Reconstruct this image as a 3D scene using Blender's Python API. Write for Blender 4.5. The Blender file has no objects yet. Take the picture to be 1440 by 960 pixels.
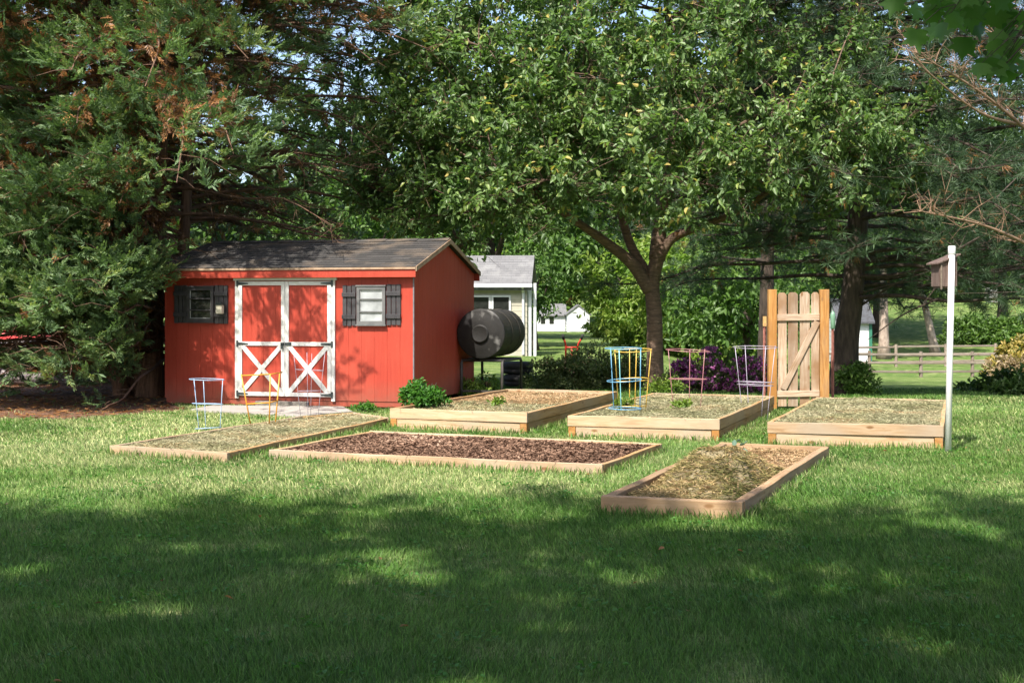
import bpy, math, random
import numpy as np
from mathutils import Vector, Matrix
R = math.radians
random.seed(7); rng = np.random.default_rng(11)
scene = bpy.context.scene
col = scene.collection

# ------------------------------------------------------------------ camera, sky, sun, exposure
CAM_H, FPX, HY, CX = 1.5, 1950.0, 430.0, 720.0
cam_d = bpy.data.cameras.new('camera'); cam = bpy.data.objects.new('camera', cam_d); col.objects.link(cam)
cam.location = (0, 0, CAM_H); cam.rotation_euler = (R(90), 0, 0)
cam_d.sensor_width = 36; cam_d.lens = FPX / 1440 * 36; cam_d.shift_y = -(480 - HY) / 1440
cam_d.clip_start = 0.05; cam_d.clip_end = 2000
scene.camera = cam
SUN_AZ, SUN_EL = 26.0, 52.0           # degrees left of straight-behind-the-camera, elevation
world = bpy.data.worlds.new('World'); scene.world = world; world.use_nodes = True
wn = world.node_tree.nodes; wl = world.node_tree.links
sky = wn.new('ShaderNodeTexSky'); sky.sky_type = 'NISHITA'; sky.sun_disc = False
to_sun = Vector((-math.sin(R(SUN_AZ)) * math.cos(R(SUN_EL)), -math.cos(R(SUN_AZ)) * math.cos(R(SUN_EL)), math.sin(R(SUN_EL))))
sky.sun_elevation = R(SUN_EL); sky.sun_rotation = math.atan2(to_sun.x, to_sun.y)
sky.air_density = .8; sky.dust_density = 2.6; sky.ozone_density = .4
wl.new(sky.outputs[0], wn['Background'].inputs[0]); wn['Background'].inputs[1].default_value = 0.15
sun_d = bpy.data.lights.new('sun', 'SUN'); sun_d.energy = 4.5; sun_d.angle = R(0.6); sun_d.color = (1.0, 0.94, 0.84)
sun = bpy.data.objects.new('sun', sun_d); col.objects.link(sun)
sun.rotation_euler = to_sun.to_track_quat('Z', 'Y').to_euler()
scene.view_settings.view_transform = 'Standard'; scene.view_settings.look = 'None'
scene.view_settings.exposure = 1.15; scene.view_settings.gamma = 1.0
scene.render.engine = 'CYCLES'
scene.cycles.max_bounces = 6; scene.cycles.diffuse_bounces = 3; scene.cycles.transmission_bounces = 4
scene.cycles.use_denoising = True

# ------------------------------------------------------------------ helpers
def U(x, y, z=0.0):
    """ground-plan point seen at photo pixel x, y on the level plane z"""
    d = FPX * (CAM_H - z) / (y - HY)
    return ((x - CX) * d / FPX, d)
def PX(x, d): return (x - CX) * d / FPX
def PZ(y, d): return CAM_H - (y - HY) * d / FPX

def tag(o, label=None, cat=None, group=None, kind=None):
    if label: o['label'] = label
    if cat: o['category'] = cat
    if group: o['group'] = group
    if kind: o['kind'] = kind
    return o
def empty(name, loc, rz=0, label=None, cat=None, group=None):
    o = bpy.data.objects.new(name, None); col.objects.link(o); o.empty_display_size = .1
    o.location = loc; o.rotation_euler = (0, 0, rz)
    return tag(o, label, cat, group)

class MB:
    def __init__(s): s.v = []; s.f = []; s.m = []
    def add(s, vs, fs, mi=0):
        b = len(s.v); s.v += [tuple(p) for p in vs]; s.f += [tuple(b + i for i in f) for f in fs]; s.m += [mi] * len(fs); return s
    def box(s, x0, x1, y0, y1, z0, z1, mi=0):
        return s.add([(x0,y0,z0),(x1,y0,z0),(x1,y1,z0),(x0,y1,z0),(x0,y0,z1),(x1,y0,z1),(x1,y1,z1),(x0,y1,z1)],
                     [(0,3,2,1),(4,5,6,7),(0,1,5,4),(1,2,6,5),(2,3,7,6),(3,0,4,7)], mi)
    def bar(s, p, q, w, h, up=(0,0,1), mi=0):
        p = Vector(p); q = Vector(q); d = (q-p).normalized(); up = Vector(up)
        a = d.cross(up)
        if a.length < 1e-4: a = d.cross(Vector((1,0,0)))
        a.normalize(); b = a.cross(d).normalized(); a *= w/2; b *= h/2
        vs = [p-a-b,p+a-b,p+a+b,p-a+b,q-a-b,q+a-b,q+a+b,q-a+b]
        return s.add(vs, [(0,1,2,3),(7,6,5,4),(0,4,5,1),(1,5,6,2),(2,6,7,3),(3,7,4,0)][:], mi)
    def prism(s, poly, y0, y1, mi=0):
        """poly of (x, z) extruded along y"""
        n = len(poly)
        vs = [(x,y0,z) for x,z in poly] + [(x,y1,z) for x,z in poly]
        fs = [tuple(range(n)), tuple(range(2*n-1, n-1, -1))] + [(i, n+i, n+(i+1)%n, (i+1)%n) for i in range(n)]
        return s.add(vs, fs, mi)
    def tube(s, path, rad, n=8, cap=True, mi=0, closed=False):
        path = [Vector(p) for p in path]; k = len(path)
        if not hasattr(rad, '__len__'): rad = [rad]*k
        vs = []; fs = []; ref = None
        for i, p in enumerate(path):
            if closed: t = path[(i+1)%k]-path[i-1]
            else: t = path[min(i+1,k-1)]-path[max(i-1,0)]
            t.normalize()
            if ref is None:
                ref = t.orthogonal().normalized()
            ref = (ref - t*ref.dot(t))
            if ref.length < 1e-5: ref = t.orthogonal()
            ref.normalize(); b = t.cross(ref)
            for j in range(n):
                a = 2*math.pi*j/n
                vs.append(p + (ref*math.cos(a)+b*math.sin(a))*rad[i])
        rng_i = range(k if closed else k-1)
        for i in rng_i:
            i2 = (i+1) % k
            for j in range(n):
                fs.append((i*n+j, i*n+(j+1)%n, i2*n+(j+1)%n, i2*n+j))
        if cap and not closed:
            fs.append(tuple(range(n-1,-1,-1))); fs.append(tuple(range((k-1)*n, k*n)))
        return s.add(vs, fs, mi)
    def ring(s, c, r, rad, n=28, m=6, tilt=(0,0), mi=0):
        c = Vector(c)
        pts = []
        for i in range(n):
            a = 2*math.pi*i/n; x = r*math.cos(a); y = r*math.sin(a)
            pts.append(c + Vector((x, y, x*tilt[0]+y*tilt[1])))
        return s.tube(pts, rad, m, False, mi, True)
    def lathe(s, prof, n=24, c=(0,0,0), mi=0):
        vs = []; fs = []; k = len(prof)
        for r, z in prof:
            for j in range(n):
                a = 2*math.pi*j/n; vs.append((c[0]+r*math.cos(a), c[1]+r*math.sin(a), c[2]+z))
        for i in range(k-1):
            for j in range(n):
                fs.append((i*n+j, i*n+(j+1)%n, (i+1)*n+(j+1)%n, (i+1)*n+j))
        fs.append(tuple(range(n-1,-1,-1))); fs.append(tuple(range((k-1)*n, k*n)))
        return s.add(vs, fs, mi)
    def build(s, name, mats, parent=None, smooth=False, bevel=0, label=None):
        me = bpy.data.meshes.new(name); me.from_pydata(s.v, [], s.f)
        if not isinstance(mats, (list, tuple)): mats = [mats]
        for m in mats: me.materials.append(m)
        if len(mats) > 1: me.polygons.foreach_set('material_index', s.m)
        if smooth: me.polygons.foreach_set('use_smooth', [True]*len(me.polygons))
        me.update()
        o = bpy.data.objects.new(name, me); col.objects.link(o)
        if parent: o.parent = parent
        if bevel:
            b = o.modifiers.new('bevel', 'BEVEL'); b.width = bevel; b.segments = 2; b.limit_method = 'ANGLE'
        if label: o['label'] = label
        return o

def np_mesh(name, V, F, mats, parent=None, rnd=None, midx=None, smooth=False):
    """V (n,3); F list of (m,k) int arrays (k may differ); rnd per vertex"""
    if not isinstance(F, list): F = [F]
    F = [f for f in F if len(f)]
    me = bpy.data.meshes.new(name)
    nl = sum(f.size for f in F); nf = sum(len(f) for f in F)
    me.vertices.add(len(V)); me.vertices.foreach_set('co', np.asarray(V, np.float32).ravel())
    me.loops.add(nl); me.loops.foreach_set('vertex_index', np.concatenate([f.ravel() for f in F]).astype(np.int32))
    me.polygons.add(nf)
    tot = np.concatenate([np.full(len(f), f.shape[1], np.int32) for f in F])
    st = np.concatenate([[0], np.cumsum(tot)[:-1]]).astype(np.int32)
    me.polygons.foreach_set('loop_start', st); me.polygons.foreach_set('loop_total', tot)
    if not isinstance(mats, (list, tuple)): mats = [mats]
    for m in mats: me.materials.append(m)
    if midx is not None: me.polygons.foreach_set('material_index', np.concatenate(midx).astype(np.int32))
    if smooth: me.polygons.foreach_set('use_smooth', np.ones(nf, bool))
    me.update(calc_edges=True)
    if rnd is not None:
        a = me.attributes.new('rnd', 'FLOAT', 'POINT'); a.data.foreach_set('value', np.asarray(rnd, np.float32))
    o = bpy.data.objects.new(name, me); col.objects.link(o)
    if parent: o.parent = parent
    return o

class Cloud:
    """collects numpy pieces with several materials into one mesh"""
    def __init__(s): s.V = []; s.F = []; s.M = []; s.R = []; s.n = 0
    def add(s, V, F, rnd, mi=0):
        V = np.asarray(V, np.float32); s.V.append(V); s.R.append(np.asarray(rnd, np.float32))
        for f in (F if isinstance(F, list) else [F]):
            if len(f): s.F.append(f + s.n); s.M.append(np.full(len(f), mi))
        s.n += len(V)
    def addmb(s, mb, mi=0, rnd=.5):
        if not mb.v: return
        d = {}
        for f in mb.f: d.setdefault(len(f), []).append(f)
        s.add(np.array(mb.v), [np.array(x) for x in d.values()], np.full(len(mb.v), rnd), mi)
    def build(s, name, mats, parent=None, origin=(0,0,0), smooth=False):
        V = np.concatenate(s.V) - np.array(origin, np.float32)
        return np_mesh(name, V, s.F, mats, parent, np.concatenate(s.R), s.M, smooth)

def unit(a): return a / np.maximum(np.linalg.norm(a, axis=1, keepdims=True), 1e-9)
def leaves(P, A, N, L, W, rnd, cloud, mi=0, fold=.25, droop=.15):
    """ovate leaves: base P, axis A, normal N, length L, width W: two quads each, folded on the midrib"""
    n = len(P); A = unit(A); N = unit(N - A * np.sum(N*A, 1, keepdims=True)); S = np.cross(A, N)
    L = L.reshape(-1,1); W = W.reshape(-1,1)
    up = N * W * fold
    v = np.stack([P, P + A*L*.3 + S*W*.46 + up, P + A*L*.68 + S*W*.36 + up - N*L*droop*.4, P + A*L - N*L*droop,
                  P + A*L*.68 - S*W*.36 + up - N*L*droop*.4, P + A*L*.3 - S*W*.46 + up], 1).reshape(-1,3)
    b = (np.arange(n)*6)[:,None]
    f = np.concatenate([b + np.array([[0,1,2,3]]), b + np.array([[0,3,4,5]])])
    cloud.add(v, f, np.repeat(rnd, 6), mi)
def kites(P, A, N, L, W, rnd, cloud, mi=0):
    n = len(P); A = unit(A); N = unit(N - A * np.sum(N*A, 1, keepdims=True)); S = np.cross(A, N)
    L = L.reshape(-1,1); W = W.reshape(-1,1)
    v = np.stack([P, P + A*L*.45 + S*W*.5, P + A*L, P + A*L*.45 - S*W*.5], 1).reshape(-1,3)
    f = (np.arange(n)*4)[:,None] + np.array([[0,1,2,3]])
    cloud.add(v, f, np.repeat(rnd, 4), mi)
def blades(P, H, W, lean, rnd, cloud, mi=0):
    """grass blades, 5 vertices each"""
    n = len(P); a = rng.uniform(0, 2*np.pi, n); S = np.stack([np.cos(a), np.sin(a), 0*a], 1); 
    D = lean; H = H.reshape(-1,1); W = W.reshape(-1,1); Z = np.array([[0,0,1.]])
    v = np.stack([P - S*W*.5, P + S*W*.5, P + Z*H*.62 + D*H*.3 + S*W*.4, P + Z*H*.62 + D*H*.3 - S*W*.4, P + Z*H*.95 + D*H*.85], 1).reshape(-1,3)
    b = (np.arange(n)*5)[:,None]
    cloud.add(v, [b + np.array([[0,1,2,3]]), b + np.array([[3,2,4]])], np.repeat(rnd, 5), mi)

_lat = rng.random((256,256))
def vnoise(x, y):
    xi = np.floor(x).astype(int); yi = np.floor(y).astype(int); fx = x-xi; fy = y-yi
    fx = fx*fx*(3-2*fx); fy = fy*fy*(3-2*fy); g = lambda i,j: _lat[i & 255, j & 255]
    return (g(xi,yi)*(1-fx)+g(xi+1,yi)*fx)*(1-fy) + (g(xi,yi+1)*(1-fx)+g(xi+1,yi+1)*fx)*fy
def fbm(x, y, o=4):
    t = 0; a = .5
    for i in range(o): t = t + a*vnoise(x*2**i+17*i, y*2**i+31*i); a *= .5
    return t
def inpoly(x, y, poly):
    c = np.zeros(np.shape(x), bool); n = len(poly)
    for i in range(n):
        x1,y1 = poly[i]; x2,y2 = poly[(i+1)%n]
        if y1 == y2: continue
        c ^= ((y1 > y) != (y2 > y)) & (x < (x2-x1)*(y-y1)/(y2-y1)+x1)
    return c

# ------------------------------------------------------------------ materials
def node_mat(name):
    m = bpy.data.materials.new(name); m.use_nodes = True; nt = m.node_tree
    for n in list(nt.nodes): nt.nodes.remove(n)
    out = nt.nodes.new('ShaderNodeOutputMaterial')
    def N(t, **k):
        n = nt.nodes.new('ShaderNode'+t)
        for a, b in k.items(): setattr(n, a, b)
        return n
    return m, nt, N, nt.links.new, out
def ramp(N, stops, interp='LINEAR'):
    r = N('ValToRGB'); e = r.color_ramp.elements; r.color_ramp.interpolation = interp
    while len(e) < len(stops): e.new(.5)
    for i, (p, c) in enumerate(stops): e[i].position = p; e[i].color = (*c, 1)
    return r
def surf(name, c1, c2=None, scale=6, detail=6, rough=.7, metal=0, stretch=(1,1,1), bump=.0, bscale=None, spec=.4, lo=.35, hi=.65, c3=None, s3=40, objrand=0):
    """two-tone noise surface with optional fine third tone and bump"""
    m, nt, N, L, out = node_mat(name)
    b = N('BsdfPrincipled'); L(b.outputs[0], out.inputs[0])
    b.inputs['Roughness'].default_value = rough; b.inputs['Metallic'].default_value = metal
    b.inputs['Specular IOR Level'].default_value = spec
    tc = N('TexCoord'); mp = N('Mapping'); L(tc.outputs['Object'], mp.inputs[0]); mp.inputs['Scale'].default_value = stretch
    vec = mp.outputs[0]
    if objrand:
        oi = N('ObjectInfo'); ad = N('VectorMath', operation='ADD'); ml = N('VectorMath', operation='SCALE'); 
        ml.inputs[0].default_value = (37, 71, 13); L(oi.outputs['Random'], ml.inputs['Scale']); L(vec, ad.inputs[0]); L(ml.outputs[0], ad.inputs[1]); vec = ad.outputs[0]
    n = N('TexNoise'); n.inputs['Scale'].default_value = scale; n.inputs['Detail'].default_value = detail; L(vec, n.inputs[0])
    c2 = c2 or tuple(x*.8 for x in c1)
    r = ramp(N, [(lo, c1), (hi, c2)]); L(n.outputs[0], r.inputs[0]); colr = r.outputs[0]
    if c3:
        n3 = N('TexNoise'); n3.inputs['Scale'].default_value = s3; n3.inputs['Detail'].default_value = 4; L(vec, n3.inputs[0])
        r3 = ramp(N, [(.55, (0,0,0)), (.72, (1,1,1))]); L(n3.outputs[0], r3.inputs[0])
        mx = N('Mix', data_type='RGBA'); L(r3.outputs[0], mx.inputs[0]); L(colr, mx.inputs[6]); mx.inputs[7].default_value = (*c3, 1); colr = mx.outputs[2]
    if objrand:
        hs = N('HueSaturation'); mr = N('MapRange'); L(oi.outputs['Random'], mr.inputs[0]); mr.inputs[3].default_value = 1-objrand; mr.inputs[4].default_value = 1+objrand
        L(mr.outputs[0], hs.inputs['Value']); L(colr, hs.inputs['Color']); colr = hs.outputs[0]
    L(colr, b.inputs['Base Color'])
    if bump:
        nb = N('TexNoise'); nb.inputs['Scale'].default_value = bscale or scale*4; nb.inputs['Detail'].default_value = 5; L(vec, nb.inputs[0])
        bp = N('Bump'); bp.inputs['Strength'].default_value = bump; bp.inputs['Distance'].default_value = .02; L(nb.outputs[0], bp.inputs['Height']); L(bp.outputs[0], b.inputs['Normal'])
    return m
def leaf_mat(name, stops, trans=.35, tcol=(1.0,1.15,.55), rough=.45, spec=.35, patch=None, pscale=.35):
    """colour by the per-leaf random value, a broad natural patchiness and real translucency"""
    m, nt, N, L, out = node_mat(name)
    at = N('Attribute'); at.attribute_name = 'rnd'
    r = ramp(N, stops); L(at.outputs['Fac'], r.inputs[0]); c = r.outputs[0]
    if patch:
        tc = N('TexCoord'); n = N('TexNoise'); n.inputs['Scale'].default_value = pscale; n.inputs['Detail'].default_value = 4; L(tc.outputs['Object'], n.inputs[0])
        rr = ramp(N, [(.4,(0,0,0)),(.62,(1,1,1))]); L(n.outputs[0], rr.inputs[0])
        mx = N('Mix', data_type='RGBA', blend_type='MULTIPLY'); L(rr.outputs[0], mx.inputs[0]); L(c, mx.inputs[6]); mx.inputs[7].default_value = (*patch,1); c = mx.outputs[2]
    b = N('BsdfPrincipled'); L(c, b.inputs['Base Color']); b.inputs['Roughness'].default_value = rough; b.inputs['Specular IOR Level'].default_value = spec
    t = N('BsdfTranslucent'); mt = N('Mix', data_type='RGBA', blend_type='MULTIPLY'); mt.inputs[0].default_value = 1; L(c, mt.inputs[6]); mt.inputs[7].default_value = (*[min(x*1.4,2) for x in tcol],1); L(mt.outputs[2], t.inputs[0])
    ms = N('MixShader'); ms.inputs[0].default_value = trans; L(b.outputs[0], ms.inputs[1]); L(t.outputs[0], ms.inputs[2]); L(ms.outputs[0], out.inputs[0])
    return m
def flat(name, c, rough=.5, metal=0, spec=.5): return surf(name, c, tuple(x*.82 for x in c), 9, 4, rough, metal, spec=spec)

M = {}
def siding(name, c1, c2, fade):
    m, nt, N, L, out = node_mat(name)
    b = N('BsdfPrincipled'); L(b.outputs[0], out.inputs[0]); b.inputs['Roughness'].default_value = .55; b.inputs['Specular IOR Level'].default_value = .3
    tc = N('TexCoord'); mp = N('Mapping'); L(tc.outputs['Object'], mp.inputs[0]); mp.inputs['Scale'].default_value = (9,9,.6)
    n = N('TexNoise'); n.inputs['Scale'].default_value = 3; n.inputs['Detail'].default_value = 8; n.inputs['Roughness'].default_value = .65; L(mp.outputs[0], n.inputs[0])
    r = ramp(N, [(.3,c1),(.7,c2)]); L(n.outputs[0], r.inputs[0])
    n2 = N('TexNoise'); n2.inputs['Scale'].default_value = 1.1; n2.inputs['Detail'].default_value = 5; L(tc.outputs['Object'], n2.inputs[0])
    r2 = ramp(N, [(.42,(0,0,0)),(.7,(.5,.5,.5))]); L(n2.outputs[0], r2.inputs[0])
    mx = N('Mix', data_type='RGBA'); L(r2.outputs[0], mx.inputs[0]); L(r.outputs[0], mx.inputs[6]); mx.inputs[7].default_value = (*fade,1)
    n3 = N('TexNoise'); n3.inputs['Scale'].default_value = 38; n3.inputs['Detail'].default_value = 3; L(tc.outputs['Object'], n3.inputs[0])
    r3 = ramp(N, [(.66,(0,0,0)),(.74,(.35,.35,.35))]); L(n3.outputs[0], r3.inputs[0])
    mx2 = N('Mix', data_type='RGBA'); L(r3.outputs[0], mx2.inputs[0]); L(mx.outputs[2], mx2.inputs[6]); mx2.inputs[7].default_value = (.62,.2,.13,1)
    sp = N('SeparateXYZ'); L(tc.outputs['Object'], sp.inputs[0]); mrz = N('MapRange'); L(sp.outputs[2], mrz.inputs[0]); mrz.inputs[1].default_value = .42; mrz.inputs[2].default_value = .08
    nd_ = N('TexNoise'); nd_.inputs['Scale'].default_value = 7; nd_.inputs['Detail'].default_value = 6; L(tc.outputs['Object'], nd_.inputs[0])
    ml_ = N('Math', operation='MULTIPLY'); L(mrz.outputs[0], ml_.inputs[0]); L(nd_.outputs[0], ml_.inputs[1]); ml_.use_clamp = True
    mx3 = N('Mix', data_type='RGBA'); L(ml_.outputs[0], mx3.inputs[0]); L(mx2.outputs[2], mx3.inputs[6]); mx3.inputs[7].default_value = (.19,.085,.055,1)
    L(mx3.outputs[2], b.inputs['Base Color'])
    bp = N('Bump'); bp.inputs['Strength'].default_value = .35; bp.inputs['Distance'].default_value = .006; L(n.outputs[0], bp.inputs['Height']); L(bp.outputs[0], b.inputs['Normal'])
    return m
M['red'] = siding('red_painted_siding', (.37,.047,.026), (.28,.03,.017), (.40,.066,.038))
M['white'] = surf('white_trim_paint', (.64,.635,.61), (.56,.555,.53), 5, 6, .5, bump=.12, c3=(.55,.535,.5), s3=22)
M['black'] = surf('black_shutter_paint', (.03,.028,.032), (.05,.047,.05), 9, 5, .5)
M['dframe'] = surf('dark_window_frame', (.09,.092,.095), (.13,.13,.13), 9, 4, .45)
M['hinge'] = surf('dark_hinge_steel', (.03,.04,.042), (.06,.07,.07), 20, 4, .45, .5)
M['trimgrey'] = surf('grey_corner_metal', (.16,.155,.17), (.1,.1,.11), 8, 4, .5)
M['rake'] = surf('tan_roof_edge', (.36,.25,.17), (.25,.16,.1), 9, 5, .7)
M['gravel'] = surf('weathered_block', (.2,.18,.16), (.09,.08,.07), 16, 8, .9, bump=.6)
def glass(name, c, rough=.08):
    m, nt, N, L, out = node_mat(name); b = N('BsdfPrincipled'); L(b.outputs[0], out.inputs[0])
    b.inputs['Roughness'].default_value = rough; b.inputs['Specular IOR Level'].default_value = .9
    tc = N('TexCoord'); nc = N('TexNoise'); nc.inputs['Scale'].default_value = 5; nc.inputs['Detail'].default_value = 6; L(tc.outputs['Object'], nc.inputs[0]); rc = ramp(N, [(.35,tuple(x*.62 for x in c)),(.65,tuple(x*1.1 for x in c))]); L(nc.outputs[0], rc.inputs[0]); L(rc.outputs[0], b.inputs['Base Color']); n = N('TexNoise'); n.inputs['Scale'].default_value = 4; L(tc.outputs['Object'], n.inputs[0])  # mottled base colour paints uneven reflections into the glass
    bp = N('Bump'); bp.inputs['Strength'].default_value = .05; bp.inputs['Distance'].default_value = .01; L(n.outputs[0], bp.inputs['Height']); L(bp.outputs[0], b.inputs['Normal'])
    return m
M['pane_dark'] = glass('dark_window_glass', (.02,.022,.02))
M['pane_pale'] = glass('pale_frosted_glass', (.33,.35,.36), .25)
def shingle(name, c1, c2, c3, w=.3, h=.14):
    m, nt, N, L, out = node_mat(name); b = N('BsdfPrincipled'); L(b.outputs[0], out.inputs[0]); b.inputs['Roughness'].default_value = .92; b.inputs['Specular IOR Level'].default_value = .15
    tc = N('TexCoord'); br = N('TexBrick'); L(tc.outputs['UV'] if False else tc.outputs['Object'], br.inputs[0])
    br.inputs['Scale'].default_value = 1; br.inputs['Brick Width'].default_value = w; br.inputs['Row Height'].default_value = h; br.inputs['Mortar Size'].default_value = .004
    br.inputs['Color1'].default_value = (*c1,1); br.inputs['Color2'].default_value = (*c2,1); br.inputs['Mortar'].default_value = tuple(x*.5 for x in c1)+(1,)
    n = N('TexNoise'); n.inputs['Scale'].default_value = 2.2; n.inputs['Detail'].default_value = 7; L(tc.outputs['Object'], n.inputs[0])
    r = ramp(N, [(.5,(0,0,0)),(.68,(1,1,1))]); L(n.outputs[0], r.inputs[0])
    mx = N('Mix', data_type='RGBA'); L(r.outputs[0], mx.inputs[0]); L(br.outputs[0], mx.inputs[6]); mx.inputs[7].default_value = (*c3,1)
    n2 = N('TexNoise'); n2.inputs['Scale'].default_value = 60; L(tc.outputs['Object'], n2.inputs[0])
    mx2 = N('Mix', data_type='RGBA', blend_type='MULTIPLY'); mx2.inputs[0].default_value = .5; L(mx.outputs[2], mx2.inputs[6]); L(n2.outputs[0], mx2.inputs[7])
    L(mx2.outputs[2], b.inputs['Base Color'])
    bp = N('Bump'); bp.inputs['Strength'].default_value = .6; bp.inputs['Distance'].default_value = .01; L(n2.outputs[0], bp.inputs['Height']); L(bp.outputs[0], b.inputs['Normal'])
    return m
M['shingle'] = shingle('brown_grey_shingles', (.09,.085,.083), (.052,.05,.049), (.15,.12,.095))
M['shingle_grey'] = shingle('grey_shingles', (.22,.22,.225), (.17,.17,.175), (.25,.25,.25))
def wood(name, c1, c2, dark, knots=(.2,.11,.05), wear=None):
    m, nt, N, L, out = node_mat(name); b = N('BsdfPrincipled'); L(b.outputs[0], out.inputs[0]); b.inputs['Roughness'].default_value = .8; b.inputs['Specular IOR Level'].default_value = .2
    tc = N('TexCoord'); oi = N('ObjectInfo'); sc = N('VectorMath', operation='SCALE'); sc.inputs[0].default_value = (51,23,77); L(oi.outputs['Random'], sc.inputs['Scale'])
    ad = N('VectorMath', operation='ADD'); L(tc.outputs['Object'], ad.inputs[0]); L(sc.outputs[0], ad.inputs[1])
    mp = N('Mapping'); L(ad.outputs[0], mp.inputs[0]); mp.inputs['Scale'].default_value = (1.2,14,14)
    n = N('TexNoise'); n.inputs['Scale'].default_value = 2.2; n.inputs['Detail'].default_value = 8; n.inputs['Roughness'].default_value = .6; n.inputs['Distortion'].default_value = .6; L(mp.outputs[0], n.inputs[0])
    r = ramp(N, [(.3,c2),(.5,c1),(.72,dark)]); L(n.outputs[0], r.inputs[0])
    n2 = N('TexNoise'); n2.inputs['Scale'].default_value = 1.6; n2.inputs['Detail'].default_value = 5; L(ad.outputs[0], n2.inputs[0])
    r2 = ramp(N, [(.45,(0,0,0)),(.65,(1,1,1))]); L(n2.outputs[0], r2.inputs[0])
    mx = N('Mix', data_type='RGBA'); L(r2.outputs[0], mx.inputs[0]); L(r.outputs[0], mx.inputs[6]); mx.inputs[7].default_value = (*(wear or c2),1)
    n4 = N('TexNoise'); n4.inputs['Scale'].default_value = 2.3; n4.inputs['Detail'].default_value = 7; n4.inputs['Roughness'].default_value = .7; mp4 = N('Mapping'); L(ad.outputs[0], mp4.inputs[0]); mp4.inputs['Scale'].default_value = (.7,2.5,2.5); mp4.inputs['Location'].default_value = (4,9,2); L(mp4.outputs[0], n4.inputs[0])
    r4 = ramp(N, [(.48,(0,0,0)),(.72,(.6,.6,.6))]); L(n4.outputs[0], r4.inputs[0])
    m4 = N('Mix', data_type='RGBA'); L(r4.outputs[0], m4.inputs[0]); L(mx.outputs[2], m4.inputs[6]); m4.inputs[7].default_value = (dark[0]*.75+.05, dark[1]*.8+.05, dark[2]*.85+.05, 1); mx = m4
    mpk = N('Mapping'); L(ad.outputs[0], mpk.inputs[0]); mpk.inputs['Scale'].default_value = (2.2,5.,5.)
    vo = N('TexVoronoi'); vo.inputs['Scale'].default_value = 1.3; L(mpk.outputs[0], vo.inputs[0])
    rk = ramp(N, [(.07,(1,1,1)),(.14,(0,0,0))]); L(vo.outputs['Distance'], rk.inputs[0])
    mk = N('Mix', data_type='RGBA'); L(rk.outputs[0], mk.inputs[0]); L(mx.outputs[2], mk.inputs[6]); mk.inputs[7].default_value = (*knots,1)
    hs = N('HueSaturation'); mr = N('MapRange'); L(oi.outputs['Random'], mr.inputs[0]); mr.inputs[3].default_value = .85; mr.inputs[4].default_value = 1.15; L(mr.outputs[0], hs.inputs['Value']); L(mk.outputs[2], hs.inputs['Color'])
    L(hs.outputs[0], b.inputs['Base Color'])
    bp = N('Bump'); bp.inputs['Strength'].default_value = .3; bp.inputs['Distance'].default_value = .006; L(n.outputs[0], bp.inputs['Height']); L(bp.outputs[0], b.inputs['Normal'])
    return m
M['bedwood'] = wood('pine_bed_boards', (.40,.275,.165), (.44,.34,.24), (.27,.16,.08), wear=(.36,.28,.2))
M['bedwood_brown'] = wood('weathered_brown_timbers', (.35,.225,.125), (.4,.28,.18), (.2,.11,.055), wear=(.31,.21,.125))
M['bedwood_side'] = wood('orange_pine_boards', (.42,.25,.11), (.47,.31,.16), (.26,.13,.05), wear=(.40,.27,.15))
M['gatepost'] = wood('orange_stained_posts', (.36,.18,.055), (.42,.25,.1), (.2,.085,.022), wear=(.28,.13,.035))
M['gatewood'] = wood('grey_weathered_fence_boards', (.36,.27,.19), (.43,.35,.27), (.2,.115,.065), wear=(.21,.12,.06))
M['rail'] = wood('silver_split_rails', (.2,.16,.125), (.26,.21,.17), (.11,.085,.065), wear=(.24,.2,.165))
M['birdwood'] = surf('grey_brown_birdhouse_wood', (.085,.055,.045), (.14,.1,.085), 7, 7, .85, stretch=(6,6,.8), bump=.3)
M['pvc'] = surf('white_pole_plastic', (.7,.7,.69), (.63,.63,.61), 4, 5, .4)
M['tank'] = surf('black_tank_paint', (.009,.0085,.008), (.017,.016,.015), 5, 8, .55, .0, spec=.3, c3=(.24,.235,.225), s3=3.2, bump=.1)
M['tankbody'] = surf('brown_black_tank_shell', (.016,.014,.010), (.028,.024,.016), 4, 7, .6, spec=.3, c3=(.05,.04,.026), s3=9)
M['steel'] = surf('dark_stand_steel', (.035,.033,.032), (.07,.06,.055), 12, 5, .6, .3)
M['rubber'] = surf('black_tyre_rubber', (.02,.02,.021), (.035,.035,.036), 12, 5, .75)
M['brick'] = surf('terracotta_brick', (.42,.16,.08), (.5,.22,.12), 14, 6, .9, bump=.4, objrand=.2)
M['brick_tan'] = surf('tan_brick', (.5,.34,.2), (.42,.27,.15), 14, 6, .9, bump=.4, objrand=.15)
M['concrete'] = surf('pale_concrete', (.33,.31,.285), (.27,.25,.225), 3, 8, .9, bump=.3, bscale=50, c3=(.26,.24,.2), s3=14)
for nm, c in dict(blue=(.13,.33,.5), lightblue=(.3,.42,.58), yellow=(.55,.36,.06), orange=(.62,.28,.03), pink=(.38,.17,.18), lavender=(.36,.33,.4), redmetal=(.6,.05,.03), green=(.16,.3,.2), teal=(.2,.5,.55)).items():
    M[nm] = flat(nm+'_painted_wire', c, .4)
M['tpost'] = surf('rust_red_stake', (.22,.075,.06), (.3,.13,.1), 12, 5, .7)
M['tposttop'] = surf('tan_stake_tip', (.5,.33,.12), (.42,.26,.1), 12, 5, .7)
M['lantern'] = surf('cream_lantern', (.6,.56,.45), (.5,.46,.36), 12, 5, .5)
M['bark_cherry'] = surf('cherry_bark', (.135,.085,.058), (.07,.045,.032), 5, 8, .85, stretch=(1.2,1.2,6), bump=.7, bscale=9, c3=(.2,.14,.1), s3=9)
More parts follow.
